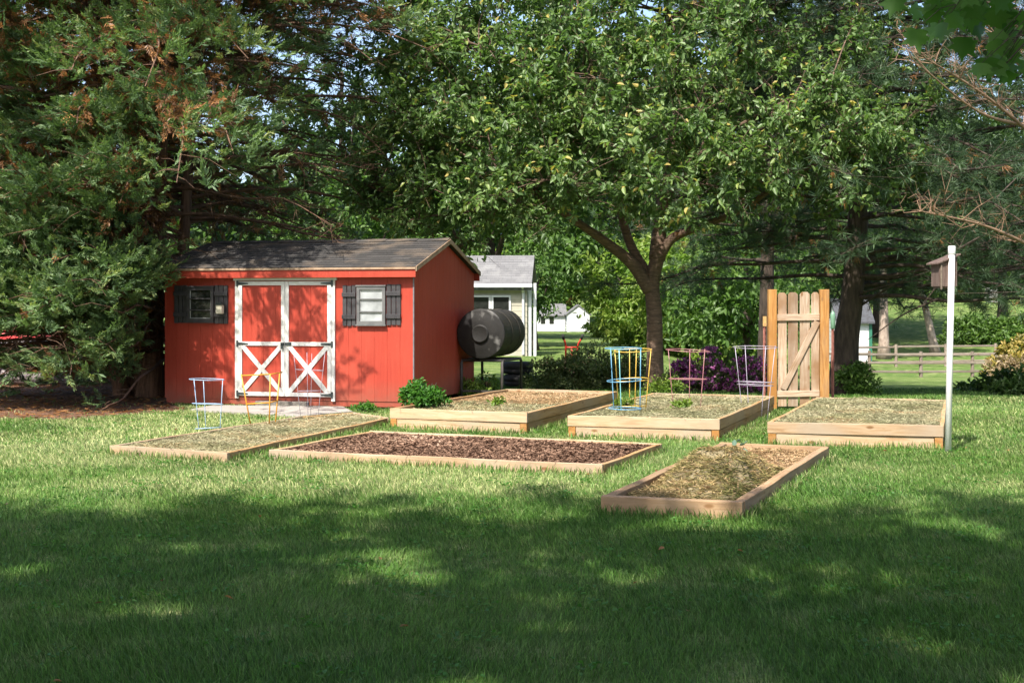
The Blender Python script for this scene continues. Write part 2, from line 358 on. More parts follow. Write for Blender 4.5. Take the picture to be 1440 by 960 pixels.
M['bark_dark'] = surf('dark_bark', (.075,.055,.042), (.035,.026,.02), 6, 8, .95, stretch=(3,3,.6), bump=.9, bscale=9)
M['bark_red'] = surf('reddish_cedar_bark', (.17,.095,.06), (.075,.043,.03), 5, 8, .95, stretch=(5,5,.5), bump=.9, bscale=9)
M['bark_pale'] = surf('pale_bark', (.34,.27,.22), (.2,.15,.12), 4, 8, .9, stretch=(2,2,1), bump=.8, bscale=8)
M['twig_dead'] = surf('tan_dead_twigs', (.26,.17,.11), (.18,.11,.07), 8, 5, .85)
M['twig_brown'] = surf('brown_dead_twigs', (.14,.075,.045), (.075,.045,.03), 8, 5, .9)
M['redtarp'] = surf('red_tarp', (.55,.02,.02), (.42,.012,.014), 3, 5, .45, bump=.5, bscale=5)
M['log'] = surf('grey_log_bark', (.22,.19,.19), (.11,.09,.085), 6, 7, .9, bump=.7, c3=(.35,.31,.32), s3=8)
M['logend'] = surf('log_end_grain', (.4,.24,.12), (.3,.16,.08), 9, 6, .9)
M['cream'] = surf('cream_siding', (.36,.34,.27), (.3,.285,.23), 4, 5, .6)
M['housewhite'] = surf('white_house_paint', (.55,.56,.57), (.48,.49,.51), 3, 5, .6)
M['darkroof'] = surf('dark_roof', (.07,.075,.085), (.05,.05,.055), 8, 5, .9)
M['greentrim'] = surf('green_trim', (.03,.16,.1), (.025,.12,.08), 8, 4, .5)
M['greyshed'] = surf('grey_shed_wood', (.42,.42,.4), (.3,.3,.28), 8, 6, .9)

M['leaf_cherry'] = leaf_mat('cherry_leaves', [(0,(.07,.125,.042)),(.4,(.12,.195,.066)),(.68,(.175,.26,.088)),(.86,(.23,.29,.085)),(.97,(.3,.33,.09)),(1,(.4,.32,.1))], .38, rough=.42, spec=.4, patch=(.8,.86,.75))
M['leaf_maple'] = leaf_mat('maple_leaves', [(0,(.05,.12,.024)),(1,(.085,.18,.035))], .5)
M['leaf_dark'] = leaf_mat('dark_tree_leaves', [(0,(.035,.07,.02)),(.7,(.065,.12,.03)),(1,(.1,.16,.04))], .3, patch=(.7,.75,.7))
M['leaf_mid'] = leaf_mat('green_tree_leaves', [(0,(.06,.12,.028)),(.7,(.1,.18,.038)),(1,(.15,.23,.05))], .36, patch=(.75,.8,.7))
M['leaf_lime'] = leaf_mat('yellow_green_leaves', [(0,(.12,.19,.035)),(.6,(.2,.27,.055)),(1,(.32,.36,.08))], .42, patch=(.62,.78,.62), pscale=.5)
M['leaf_gold'] = leaf_mat('golden_shrub_leaves', [(0,(.14,.13,.04)),(.5,(.3,.24,.06)),(1,(.42,.31,.1))], .3)
M['leaf_tan'] = leaf_mat('tan_shrub_leaves', [(0,(.2,.14,.08)),(.5,(.3,.23,.14)),(1,(.38,.29,.19))], .25)
M['leaf_azalea'] = leaf_mat('azalea_leaves', [(0,(.06,.095,.032)),(.55,(.11,.16,.052)),(.8,(.16,.19,.07)),(1,(.3,.16,.11))], .25, patch=(.85,.8,.75), pscale=1.4)
M['leaf_herb'] = leaf_mat('bright_herb_leaves', [(0,(.04,.12,.02)),(.7,(.075,.2,.03)),(1,(.13,.27,.04))], .35)
M['petal'] = leaf_mat('magenta_petals', [(0,(.26,.05,.19)),(.6,(.42,.1,.33)),(1,(.6,.25,.5))], .3, (1,1,1))
M['cypress'] = leaf_mat('cypress_sprays', [(0,(.06,.105,.05)),(.4,(.11,.18,.08)),(.75,(.17,.245,.105)),(1,(.28,.31,.12))], .28, patch=(.75,.78,.75), rough=.55)
M['cypress_brown'] = leaf_mat('dead_cypress_sprays', [(0,(.1,.05,.025)),(.5,(.21,.1,.042)),(1,(.4,.2,.08))], .3, (1,.9,.7))
M['needle'] = leaf_mat('pine_needles', [(0,(.028,.058,.03)),(.6,(.055,.1,.048)),(1,(.1,.155,.07))], .2, rough=.5)
M['needle_brown'] = leaf_mat('brown_needles', [(0,(.2,.09,.03)),(1,(.36,.17,.06))], .3, (1,.9,.7))

def grass_mats():
    def mk(name, blade):
        m, nt, N, L, out = node_mat(name)
        tc = N('TexCoord')
        n1 = N('TexNoise'); n1.inputs['Scale'].default_value = .55; n1.inputs['Detail'].default_value = 5; L(tc.outputs['Object'], n1.inputs[0])
        n2 = N('TexNoise'); n2.inputs['Scale'].default_value = 2.6; n2.inputs['Detail'].default_value = 4; L(tc.outputs['Object'], n2.inputs[0])
        g = ramp(N, [(.35,(.056,.15,.02)),(.55,(.082,.185,.027)),(.75,(.112,.215,.036))] if blade else [(.35,(.08,.145,.032)),(.55,(.115,.18,.042)),(.75,(.155,.21,.058))]); L(n1.outputs[0], g.inputs[0])
        dry = ramp(N, [(.5,(0,0,0)),(.72,(1,1,1))]); L(n2.outputs[0], dry.inputs[0])
        mx = N('Mix', data_type='RGBA'); L(g.outputs[0], mx.inputs[6]); mx.inputs[7].default_value = (.5,.48,.24,1)
        if blade:
            at = N('Attribute'); at.attribute_name = 'rnd'
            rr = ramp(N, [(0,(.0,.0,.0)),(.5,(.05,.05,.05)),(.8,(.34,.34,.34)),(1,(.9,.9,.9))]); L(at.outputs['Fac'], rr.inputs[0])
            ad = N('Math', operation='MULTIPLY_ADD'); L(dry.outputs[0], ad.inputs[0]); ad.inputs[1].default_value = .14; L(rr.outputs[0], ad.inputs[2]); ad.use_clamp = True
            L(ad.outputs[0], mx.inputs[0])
            hs = N('HueSaturation'); mr = N('MapRange'); fr = N('Math', operation='FRACT'); mu = N('Math', operation='MULTIPLY'); L(at.outputs['Fac'], mu.inputs[0]); mu.inputs[1].default_value = 17.3; L(mu.outputs[0], fr.inputs[0])
            L(fr.outputs[0], mr.inputs[0]); mr.inputs[3].default_value = .5; mr.inputs[4].default_value = 1.65; L(mr.outputs[0], hs.inputs['Value']); L(mx.outputs[2], hs.inputs['Color'])
            c = hs.outputs[0]
            b = N('BsdfPrincipled'); L(c, b.inputs['Base Color']); b.inputs['Roughness'].default_value = .5; b.inputs['Specular IOR Level'].default_value = .3
            t = N('BsdfTranslucent'); L(c, t.inputs[0]); ms = N('MixShader'); ms.inputs[0].default_value = .38; L(b.outputs[0], ms.inputs[1]); L(t.outputs[0], ms.inputs[2]); L(ms.outputs[0], out.inputs[0])
        else:
            fine = N('TexNoise'); fine.inputs['Scale'].default_value = 30; fine.inputs['Detail'].default_value = 6; L(tc.outputs['Object'], fine.inputs[0])
            mm = N('Math', operation='MULTIPLY'); L(dry.outputs[0], mm.inputs[0]); mm.inputs[1].default_value = .45; L(mm.outputs[0], mx.inputs[0])
            hs = N('HueSaturation'); mr = N('MapRange'); L(fine.outputs[0], mr.inputs[0]); mr.inputs[1].default_value = .3; mr.inputs[2].default_value = .7; mr.inputs[3].default_value = .55; mr.inputs[4].default_value = 1.15; L(mr.outputs[0], hs.inputs['Value']); L(mx.outputs[2], hs.inputs['Color'])
            b = N('BsdfPrincipled'); L(hs.outputs[0], b.inputs['Base Color']); b.inputs['Roughness'].default_value = .9; b.inputs['Specular IOR Level'].default_value = .1
            bp = N('Bump'); bp.inputs['Strength'].default_value = .8; bp.inputs['Distance'].default_value = .04; L(fine.outputs[0], bp.inputs['Height']); L(bp.outputs[0], b.inputs['Normal']); L(b.outputs[0], out.inputs[0])
        return m
    return mk('lawn_ground', False), mk('grass_blades', True)
M['lawn'], M['blade'] = grass_mats()
M['soil'] = surf('needle_litter_soil', (.15,.075,.045), (.075,.04,.026), 3, 8, .95, bump=.9, bscale=30, c3=(.28,.16,.09), s3=22)
M['straw_base'] = surf('straw_bed_base', (.24,.2,.12), (.15,.12,.065), 5, 8, .95, bump=.8, bscale=30)
M['straw'] = leaf_mat('dry_clippings', [(0,(.2,.2,.11)),(.35,(.35,.34,.21)),(.7,(.48,.44,.29)),(.9,(.55,.45,.28)),(1,(.36,.21,.11))], .15, (1,1,1), .75, .15, patch=(.8,.82,.72), pscale=1.6)
M['straw_tan'] = leaf_mat('tan_straw', [(0,(.3,.2,.1)),(.4,(.46,.32,.18)),(.8,(.58,.43,.27)),(1,(.3,.17,.08))], .15, (1,1,1), .75, .15)
M['straw_heap'] = leaf_mat('clipping_heap', [(0,(.12,.12,.05)),(.35,(.25,.22,.1)),(.65,(.42,.31,.15)),(.9,(.54,.41,.23)),(1,(.17,.11,.055))], .12, (1,1,1), .8, .1, patch=(.6,.75,.55), pscale=2.2)
M['chip'] = leaf_mat('mulch_chips', [(0,(.06,.034,.022)),(.5,(.17,.1,.066)),(.85,(.28,.175,.12)),(1,(.45,.32,.23))], .02, (1,1,1), .85, .15)

# ------------------------------------------------------------------ terrain
P1 = np.array([(-200,0),(0,0),(22,0),(50,-.3),(80,-.5),(112,-.59),(130,-.2),(180,3),(300,12),(900,30)])
P2 = np.array([(-200,0),(0,0),(22,0),(35,-.5),(55,-1.32),(72,-1.12),(100,.6),(130,3.5),(180,7),(300,14),(900,32)])
def ground_z(x, y):
    x = np.asarray(x, float); y = np.asarray(y, float)
    a = np.clip((x/np.maximum(y, 8) - .07)/.12, 0, 1); a = a*a*(3-2*a)
    z = np.interp(y, P1[:,0], P1[:,1])*(1-a) + np.interp(y, P2[:,0], P2[:,1])*a
    return z + (fbm(x*.15, y*.15, 3)-.45)*.25*np.clip((y-26)/20, 0, 1)
def gz(x, y): return float(ground_z(x, y))
xs = np.concatenate([[-500,-300,-180,-120,-80], np.arange(-60,60.1,1.5), [80,120,180,300,500]])
ys = np.concatenate([[-300,-150,-80,-40,-20], np.arange(-10,26,2.), np.arange(26,140,1.5), [160,180,220,300,450,700]])
GX, GY = np.meshgrid(xs, ys); V = np.stack([GX, GY, ground_z(GX, GY)], 2).reshape(-1,3)
nx = len(xs); ii, jj = np.meshgrid(np.arange(nx-1), np.arange(len(ys)-1)); k = (jj*nx+ii).ravel()
tag(np_mesh('ground', V, np.stack([k,k+1,k+nx+1,k+nx],1), M['lawn'], smooth=True), kind='structure')

# ------------------------------------------------------------------ plan of the place
SHED_L = Vector((*U(232,568), 0)); SHED_R = Vector((*U(582,575), 0))
SHED_A = math.atan2(SHED_R.y-SHED_L.y, SHED_R.x-SHED_L.x); SHED_W = (SHED_R-SHED_L).length; SHED_D = 3.1
sd = Vector((math.cos(SHED_A), math.sin(SHED_A), 0)); sn = Vector((-sd.y, sd.x, 0))
SHED_POLY = [tuple((SHED_L+sd*a+sn*b).xy) for a, b in ((-.1,-.03),(SHED_W+.05,-.03),(SHED_W+.05,SHED_D),(-.1,SHED_D))]
BED_A = [U(154,626,.1), U(319,636,.1), U(547,587,.1), U(498,579,.1), U(421,585,.1)]
BED_B = [U(378,632,.1), U(847,653,.1), U(931,623,.1), U(522,605,.1)]
BED_C = [U(548,574,.25), U(741,580,.25), U(868,550,.25), U(712,546.5,.25)]
BED_D = [U(798,584,.25), U(1012,589,.25), U(1089,556.5,.25), U(917,552,.25)]
BED_E = [U(1079,593,.25), U(1327,598,.25), U(1333,562,.25), U(1148,558,.25)]
BED_F = [U(845,697.5,.13), U(1044,705.5,.13), U(1166,627.5,.13), U(1014,621.5,.13)]
PAD = [U(268,578), U(418,588), U(496,581), U(482,574), U(300,572)]
SOIL = [U(-120,592), U(0,588), U(90,590), U(180,583), U(262,577), U(236,566), (-5.4,23.5), (-6.5,27), (-16,29), (-18,20)]

tag(MB().add([(x,y,.004) for x,y in SOIL], [tuple(range(len(SOIL)))]).build('soil', M['soil']), kind='structure')

# ------------------------------------------------------------------ garden shed
TILE = .2
def groove_wall(length, top, z0=.0, th=.03):
    """vertical grooved boards along +x, outer face at y=0, body behind it; top(x) gives the height"""
    mb = MB(); pts = []; x = 0
    pts.append((0,0))
    g = TILE
    while g < length-.02:
        pts += [(g-.004,0),(g-.0025,.004),(g+.0025,.004),(g+.004,0)]; g += TILE
    pts.append((length,0))
    n = len(pts); vs = []; fs = []
    for px, py in pts: vs += [(px,py,z0),(px,py,top(px))]
    for i in range(n-1): fs.append((2*i,2*i+2,2*i+3,2*i+1))
    b = len(vs)
    for px, py in pts: vs += [(px,th,z0),(px,th,top(px))]
    for i in range(n-1): fs.append((b+2*i+1,b+2*i+3,b+2*i+2,b+2*i)); fs.append((2*i+1,2*i+3,b+2*i+3,b+2*i+1))
    fs += [(0,1,b+1,b),(2*n-2,b+2*n-2,b+2*n-1,2*n-1)]
    return mb.add(vs, fs)
shed = empty('garden_shed', SHED_L, SHED_A, 'red wooden garden shed with white trimmed double doors and a shingled roof', 'shed')
def SF(x, y):
    """shed-front coordinates (along the wall, height) of a photo pixel on the front wall plane"""
    t = (x-CX)/FPX
    u = (t*SHED_L.y - SHED_L.x)/(sd.x - t*sd.y); d = SHED_L.y + u*sd.y
    return u, CAM_H - (y-HY)*d/FPX
EAVE_Z, RIDGE_Z, OH = 2.03, 2.50, .13
MID = SHED_D/2; SL = (RIDGE_Z-EAVE_Z)/(MID+OH)
Z0 = .10
w = groove_wall(SHED_W, lambda x: 2.02, Z0).build('wall', M['red'], shed)
w = groove_wall(SHED_W, lambda x: 2.02, Z0).build('wall', M['red'], shed); w.location = (SHED_W, SHED_D, 0); w.rotation_euler = (0,0,math.pi)
gab = lambda x: EAVE_Z + SL*(min(x, SHED_D-x)+OH) - .03
w = groove_wall(SHED_D, gab, Z0).build('wall', M['red'], shed); w.location = (SHED_W-.0015, .001, 0); w.rotation_euler = (0,0,math.pi/2)
w.rotation_euler = (0,0,math.pi/2); w.location = (SHED_W+.001, .0015, 0)
w = groove_wall(SHED_D, gab, Z0).build('wall', M['red'], shed); w.location = (-.001, SHED_D-.0015, 0); w.rotation_euler = (0,0,-math.pi/2)
# roof with stepped shingle courses
def roof_slope(name, length, run, rise, mat, parent, loc, rotz, courses, th=.035):
    mb = MB(); pts = []
    for i in range(courses):
        a = i/courses; b = (i+1)/courses
        pts += [(run*a, rise*a+.010), (run*b, rise*b+.002)]
    prof = pts + [(run, rise-th), (0, -th)]
    n = len(prof); vs = [(0,y,z) for y,z in prof] + [(length,y,z) for y,z in prof]
    fs = [tuple(range(n-1,-1,-1)), tuple(range(n,2*n))] + [(i,(i+1)%n,n+(i+1)%n,n+i) for i in range(n)]
    o = mb.add(vs, fs).build(name, mat, parent); o.location = loc; o.rotation_euler = (0,0,rotz); return o
SO = .07
roof_slope('roof', SHED_W+2*SO, MID+OH, RIDGE_Z-EAVE_Z, M['shingle'], shed, (-SO,-OH,EAVE_Z+.035), 0, 12)
roof_slope('roof', SHED_W+2*SO, MID+OH-.004, RIDGE_Z-EAVE_Z, M['shingle'], shed, (SHED_W+SO,SHED_D+OH,EAVE_Z+.035), math.pi, 12)
mb = MB()
for i in range(16):
    x0 = -SO + i*(SHED_W+2*SO)/16; x1 = x0+(SHED_W+2*SO)/16+.0; zz = .006*(i%2)
    mb.add([(x0,MID-.13,RIDGE_Z+.01+zz),(x1,MID-.13,RIDGE_Z+.01+zz+.003),(x1,MID,RIDGE_Z+.056+zz),(x0,MID,RIDGE_Z+.053+zz),(x1,MID+.13,RIDGE_Z+.013+zz),(x0,MID+.13,RIDGE_Z+.01+zz)],[(0,1,2,3),(3,2,4,5),(0,3,5),(1,4,2),(0,5,4,1)])
mb.build('ridge_cap', M['shingle'], shed)
# fascia, soffit, rakes
MB().box(-SO+.004, SHED_W+SO-.004, -OH+.008, -OH+.03, EAVE_Z-.115, EAVE_Z+.012).build('fascia', M['red'], shed, bevel=.003)
MB().box(-SO+.004, SHED_W+SO-.004, -OH-.012, -OH+.006, EAVE_Z+.0, EAVE_Z+.03).build('drip_edge', M['rake'], shed, bevel=.002)
MB().box(-SO+.01, SHED_W+SO-.01, -OH+.032, -.003, EAVE_Z-.03, EAVE_Z-.018).build('soffit', M['red'], shed)
MB().box(-SO+.004, SHED_W+SO-.004, SHED_D+OH-.03, SHED_D+OH-.008, EAVE_Z-.115, EAVE_Z+.012).build('fascia', M['red'], shed, bevel=.003)
for xx in (-SO-.012, SHED_W+SO+.002):
    for s in (0,1):
        y0, y1 = (-OH, MID) if s == 0 else (SHED_D+OH, MID)
        mb = MB(); 
        vs = []
        for x in (xx, xx+.012):
            vs += [(x,y0,EAVE_Z+.04),(x,y1,RIDGE_Z+.04),(x,y1,RIDGE_Z-.03),(x,y0,EAVE_Z-.03)]
        mb.add(vs, [(0,1,2,3),(7,6,5,4),(0,4,5,1),(1,5,6,2),(2,6,7,3),(3,7,4,0)]).build('rake_trim', M['rake'], shed)
MB().box(SHED_W-.012, SHED_W+.008, -.012, .0, Z0, 1.93).build('corner_trim', M['trimgrey'], shed)
for yy in (.25, MID, SHED_D-.35): MB().box(.05, SHED_W-.05, yy, yy+.1, -.02, Z0-.003).build('skid', M['bark_dark'], shed)
MB().box(.02, SHED_W-.02, .012, .04, .02, Z0+.02).build('base_board', M['red'], shed)
# doors
def frect(mb, x0, x1, y0, y1, d0, d1):
    """box on the front wall from pixel bounds, proud of the wall from d0 to d1 metres"""
    u0, v1 = SF(x0, y0); u1, v0 = SF(x1, y1); v1b = SF(x1, y0)[1]; v0b = SF(x0, y1)[1]
    return mb.box(u0, u1, -d1, -d0, (v0+v0b)/2, (v1+v1b)/2)
uL = SF(331.5,480)[0]; uR = SF(471.7,480)[0]
vT = (SF(332,394.5)[1]+SF(471,394.5)[1])/2; vB = .155
fr = MB()
fr.box(uL, uL+.055, -.028, .002, .115, vT)
frame_o = fr.build('door_frame', M['white'], shed, bevel=.003)
MB().box(uR-.055, uR, -.028, .002, .09, vT).build('door_frame', M['white'], shed, bevel=.003)
MB().box(uL-.025, uR+.03, -.034, .002, vT+.002, vT+.065).build('door_header', M['white'], shed, bevel=.003)
uM = SF(401.8,480)[0]; vMid0, vMid1 = SF(400,486)[1], SF(400,479)[1]
def shed_door(u0, u1, hinge_left):
    d = empty('door', (u0, 0, vB)); d.parent = shed
    W = u1-u0; H = vT-.012-vB; sw = .058; rw = .058
    zm = vMid0-vB
    p = groove_wall(W-.006, lambda x: H-.004, .002, .008).build('panel', M['red'], d); p.location = (.003,-.0125,0)
    y0, y1 = -.034, -.0135
    outer, inner = (sw, sw) 
    MB().box(0, sw, y0, y1, 0, H).build('stile', M['white'], d, bevel=.002)
    MB().box(W-sw, W, y0, y1, 0, H).build('stile', M['white'], d, bevel=.002)
    for z in (0, zm, H-rw): MB().box(sw+.001, W-sw-.001, y0+.002, y1, z, z+rw).build('rail', M['white'], d, bevel=.002)
    a = (sw+.02, rw); b = (W-sw-.02, zm)
    for k, (p0, p1) in enumerate((((sw,rw),(W-sw,zm)), ((sw,zm),(W-sw,rw)))):
        yy = -.026 - .003*k
        MB().bar((p0[0],yy,p0[1]), (p1[0],yy,p1[1]), .018, .062, up=(0,1,0)).build('brace', M['white'], d) if False else \
        brace(d, p0, p1, yy, sw, W, rw, zm)
    for z in (.03, zm+.028, H-.03):
        mb = MB(); xh = -.03 if hinge_left else W+.03; s = 1 if hinge_left else -1
        mb.box(min(xh,xh+s*.03), max(xh,xh+s*.03), -.041, -.0285 if True else 0, z-.045, z+.045)
        xa = xh+s*.03
        pts = [(xa,z-.022),(xa+s*.16,z-.008),(xa+s*.16,z+.008),(xa,z+.022)]
        if s < 0: pts = pts[::-1]
        mb.prism(pts, -.0405, -.0345)
        mb.build('hinge', M['hinge'], d)
    return d
def brace(d, p0, p1, yy, sw, W, rw, zm):
    """one diagonal, cut square to the opening: a sheared board between the stiles"""
    hw = .033; mb = MB()
    dx = p1[0]-p0[0]; dz = p1[1]-p0[1]; l = math.hypot(dx,dz); nx, nz = -dz/l*hw, dx/l*hw
    poly = [(p0[0]+nx,p0[1]+nz),(p0[0]-nx,p0[1]-nz),(p1[0]-nx,p1[1]-nz),(p1[0]+nx,p1[1]+nz)]
    # clip to the opening
    def clip(poly, ax, lim, keep_less):
        out = []
        for i in range(len(poly)):
            a, b = poly[i], poly[(i+1)%len(poly)]
            ia = (a[ax] <= lim) if keep_less else (a[ax] >= lim); ib = (b[ax] <= lim) if keep_less else (b[ax] >= lim)
            if ia: out.append(a)
            if ia != ib:
                t = (lim-a[ax])/(b[ax]-a[ax]); out.append((a[0]+(b[0]-a[0])*t, a[1]+(b[1]-a[1])*t))
        return out
    for ax, lim, kl in ((0,sw+.001,False),(0,W-sw-.001,True),(1,rw+.001,False),(1,zm-.001,True)): poly = clip(poly, ax, lim, kl)
    mb.prism(poly, yy-.004, -.0135).build('brace', M['white'], d)
dl = shed_door(uL+.058, uM-.003, True)
dr = shed_door(uM+.003, uR-.058, False)
zl = SF(402,483.5)[1]-vB
mb = MB(); W0 = uM-.003-(uL+.058)
mb.box(W0-.06, W0-.006, -.05, -.0345, zl-.022, zl+.022); mb.box(W0-.05, W0-.015, -.07, -.051, zl-.075, zl-.02); mb.tube([(W0-.045,-.06,zl-.02),(W0-.045,-.06,zl+.0),(W0-.032,-.06,zl+.015),(W0-.02,-.06,zl),(W0-.02,-.06,zl-.02)], .005, 6)
mb.build('latch', M['hinge'], dl)
MB().box(.004, .1, -.05, -.0345, zl-.02, zl+.024).build('latch', M['hinge'], dr)
u0 = SF(365,567)[0]; u1 = SF(437,567)[0]
kb = MB().box(u0, u1, -.16, -.04, .0, .085).build('step_block', M['gravel'], bevel=.008); kb.matrix_world = Matrix.Translation(SHED_L) @ Matrix.Rotation(SHED_A,4,'Z')
tag(kb, 'rough weathered grey block lying under the white double doors', 'step')
# windows and shutters
def shed_window(x0, x1, y0, y1, pane, fmat):
    (ua, va), (ub, vb) = SF(x0,y0), SF(x1,y1); W = ub-ua; H = va-vb
    wn = empty('window', (ua, 0, vb)); wn.parent = shed; t = .045
    f = MB()
    f.box(0,t,-.05,.0,0,H); f.box(W-t,W,-.05,.0,0,H); f.box(t,W-t,-.05,.0,0,t); f.box(t,W-t,-.05,.0,H-t,H)
    f.box(-.012,W+.012,-.062,.0,H+.001,H+.022); f.box(-.012,W+.012,-.065,.0,-.022,-.001)
    f.build('frame', fmat, wn)
    for i in (1,2): MB().box(t+.001, W-t-.001, -.046, -.008, H*i/3-.009, H*i/3+.009).build('glazing_bar', fmat, wn)
    MB().box(t-.004, W-t+.004, -.022, -.014, t-.004, H-t+.004).build('pane', pane, wn)
    s = MB(); iw = .012
    s.box(t+.001,t+iw,-.03,-.0225,t+.001,H-t-.001); s.box(W-t-iw,W-t-.001,-.03,-.0225,t+.001,H-t-.001); s.box(t+iw,W-t-iw,-.03,-.0225,t+.001,t+iw)
    s.build('sash', M['steelpale'], wn)
M['steelpale'] = surf('pale_aluminium_sash', (.38,.39,.39), (.3,.31,.31), 9, 4, .4, .3)
shed_window(264.5, 302, 404, 452, M['pane_dark'], M['black'])
shed_window(503, 543, 403, 456, M['pane_pale'], M['dframe'])
def shutter(x0, x1, y0, y1):
    (ua, va), (ub, vb) = SF(x0,y0), SF(x1,y1); W = ub-ua; H = va-vb
    s = empty('shutter', (ua, 0, vb)); s.parent = shed
    bw = (W-.02)/3
    for k in range(3): MB().box(k*(bw+.01), k*(bw+.01)+bw, -.026, .0, random.uniform(-.006,.006), H+random.uniform(-.006,.006)).build('board', M['black'], s, bevel=.003)
    for z in (H*.17, H*.72): MB().box(-.004, W+.004, -.05, -.0265, z, z+.062).build('batten', M['black'], s, bevel=.003)
shutter(246, 263.5, 401, 454); shutter(303, 321, 401, 454.5); shutter(482.5, 501, 401.5, 458); shutter(544.5, 564, 399.5, 457.5)
# lantern hung on a shutter
lp = SHED_L + sd*SF(314,432)[0] - sn*.052; lz = SF(314,441)[1]
ln = empty('wall_lantern', (lp.x, lp.y, lz), SHED_A, 'small cream wall lantern on the shutter beside the conifer', 'lantern')
MB().box(-.05,.05,-.1,-.02,.0,.13).build('lamp_body', M['lantern'], ln, bevel=.006); MB().prism([(-.07,.132),(.07,.132),(.03,.175),(-.03,.175)], -.11, -.01).build('cap', M['hinge'], ln)
MB().box(-.015,.015,-.02,.0,.02,.17).build('bracket', M['hinge'], ln)

tag(MB().add([(x,y,.03) for x,y in PAD]+[(x,y,-.05) for x,y in PAD], [(0,1,2,3,4)]+[(i,i+5,(i+1)%5+5,(i+1)%5) for i in range(5)]).build('concrete_pad', M['concrete']), 'pale flat concrete pad on the ground before the shed doors', 'slab')

# ------------------------------------------------------------------ raised beds
def board(parent, p, q, zlo, zhi, t, mat, name='board'):
    """a plank whose outer face runs p -> q (interior to the left), local x along the grain"""
    p = Vector((*p,0)); q = Vector((*q,0)); d = (q-p); l = d.length; d.normalize()
    mb = MB(); h = zhi-zlo
    # slightly uneven plank
    k = max(2, int(l/.35)); vs = []; fs = []
    ph = random.random()*9
    for i in range(k+1):
        x = -l/2 + l*i/k; w = .004*math.sin(x*1.9+ph); e = .003*math.sin(x*4.1+ph*2)
        vs += [(x,0+w,-h/2),(x,t+w,-h/2),(x,t+w,h/2+e),(x,0+w,h/2+e)]
    for i in range(k):
        a = 4*i; fs += [(a,a+4,a+7,a+3),(a+3,a+7,a+6,a+2),(a+2,a+6,a+5,a+1),(a+1,a+5,a+4,a)]
    fs += [(0,3,2,1),(4*k,4*k+1,4*k+2,4*k+3)]
    o = mb.add(vs, fs).build(name, mat, parent, bevel=.005)
    c = (p+q)/2; o.location = Vector((c.x,c.y,(zlo+zhi)/2)) - Vector(parent.location); o.rotation_euler = (random.uniform(-.01,.01),0,math.atan2(d.y,d.x))
    return o
def make_bed(label, poly, top, t, layers, side_mat=None, posts=False):
    c = (sum(p[0] for p in poly)/len(poly), sum(p[1] for p in poly)/len(poly))
    root = empty('garden_bed', (*c,0), 0, label, 'garden bed', 'timber framed garden beds on the lawn')
    n = len(poly)
    for i in range(n):
        p = Vector(poly[i]); q = Vector(poly[(i+1)%n]); d = (q-p).normalized()
        mat = M['bedwood'] if i % 2 == 0 else (side_mat or M['bedwood'])
        if t > .06: mat = M['bedwood_brown']
        for k in range(layers):
            z0 = -.03 if k == 0 else top*k/layers+.004; z1 = top*(k+1)/layers - (.003 if i % 2 else 0)
            cut = t+.002 if i % 2 else 0
            if posts and k == 0: cut = .095
            inset = Vector((-d.y,d.x))*(.012 if (posts and k == 0) else 0)
            board(root, p+d*cut+inset, q-d*cut+inset, z0, z1, t, mat)
    if posts:
        for i in range(n):
            p = Vector(poly[i]); q = Vector(poly[(i+1)%n]); r = Vector(poly[i-1])
            a = (q-p).normalized(); b = (r-p).normalized(); o = p + a*.007 + b*.007
            mb = MB(); s = .083; z0, z1 = -.03, top/layers
            vs = [o, o+a*s, o+a*s+b*s, o+b*s]
            mb.add([(*(v-Vector(c)),z) for z in (z0,z1) for v in vs], [(0,3,2,1),(4,5,6,7),(0,1,5,4),(1,2,6,5),(2,3,7,6),(3,0,4,7)]).build('corner_post', M['gatepost'], root, bevel=.004)
    return root
GRP = 'timber framed garden beds on the lawn'
make_bed('long low wooden bed of clippings between the concrete pad and the mulch bed', BED_A, .1, .045, 1, M['bedwood_side'])
make_bed('wide low wooden bed filled with dark brown wood chips', BED_B, .1, .045, 1, M['bedwood_side'])
make_bed('two-board raised bed with a green bush in its corner, beside the shed', BED_C, .25, .045, 2, M['bedwood_side'], True)
make_bed('two-board raised bed with blue, yellow and pink wire cages standing in it', BED_D, .25, .045, 2, M['bedwood_side'], True)
make_bed('two-board raised bed of clippings beside the white birdhouse pole', BED_E, .25, .045, 2, M['bedwood_side'], True)
make_bed('low thick-timbered bed heaped with brown clippings, nearest to the shaded lawn', BED_F, .13, .075, 1, None)

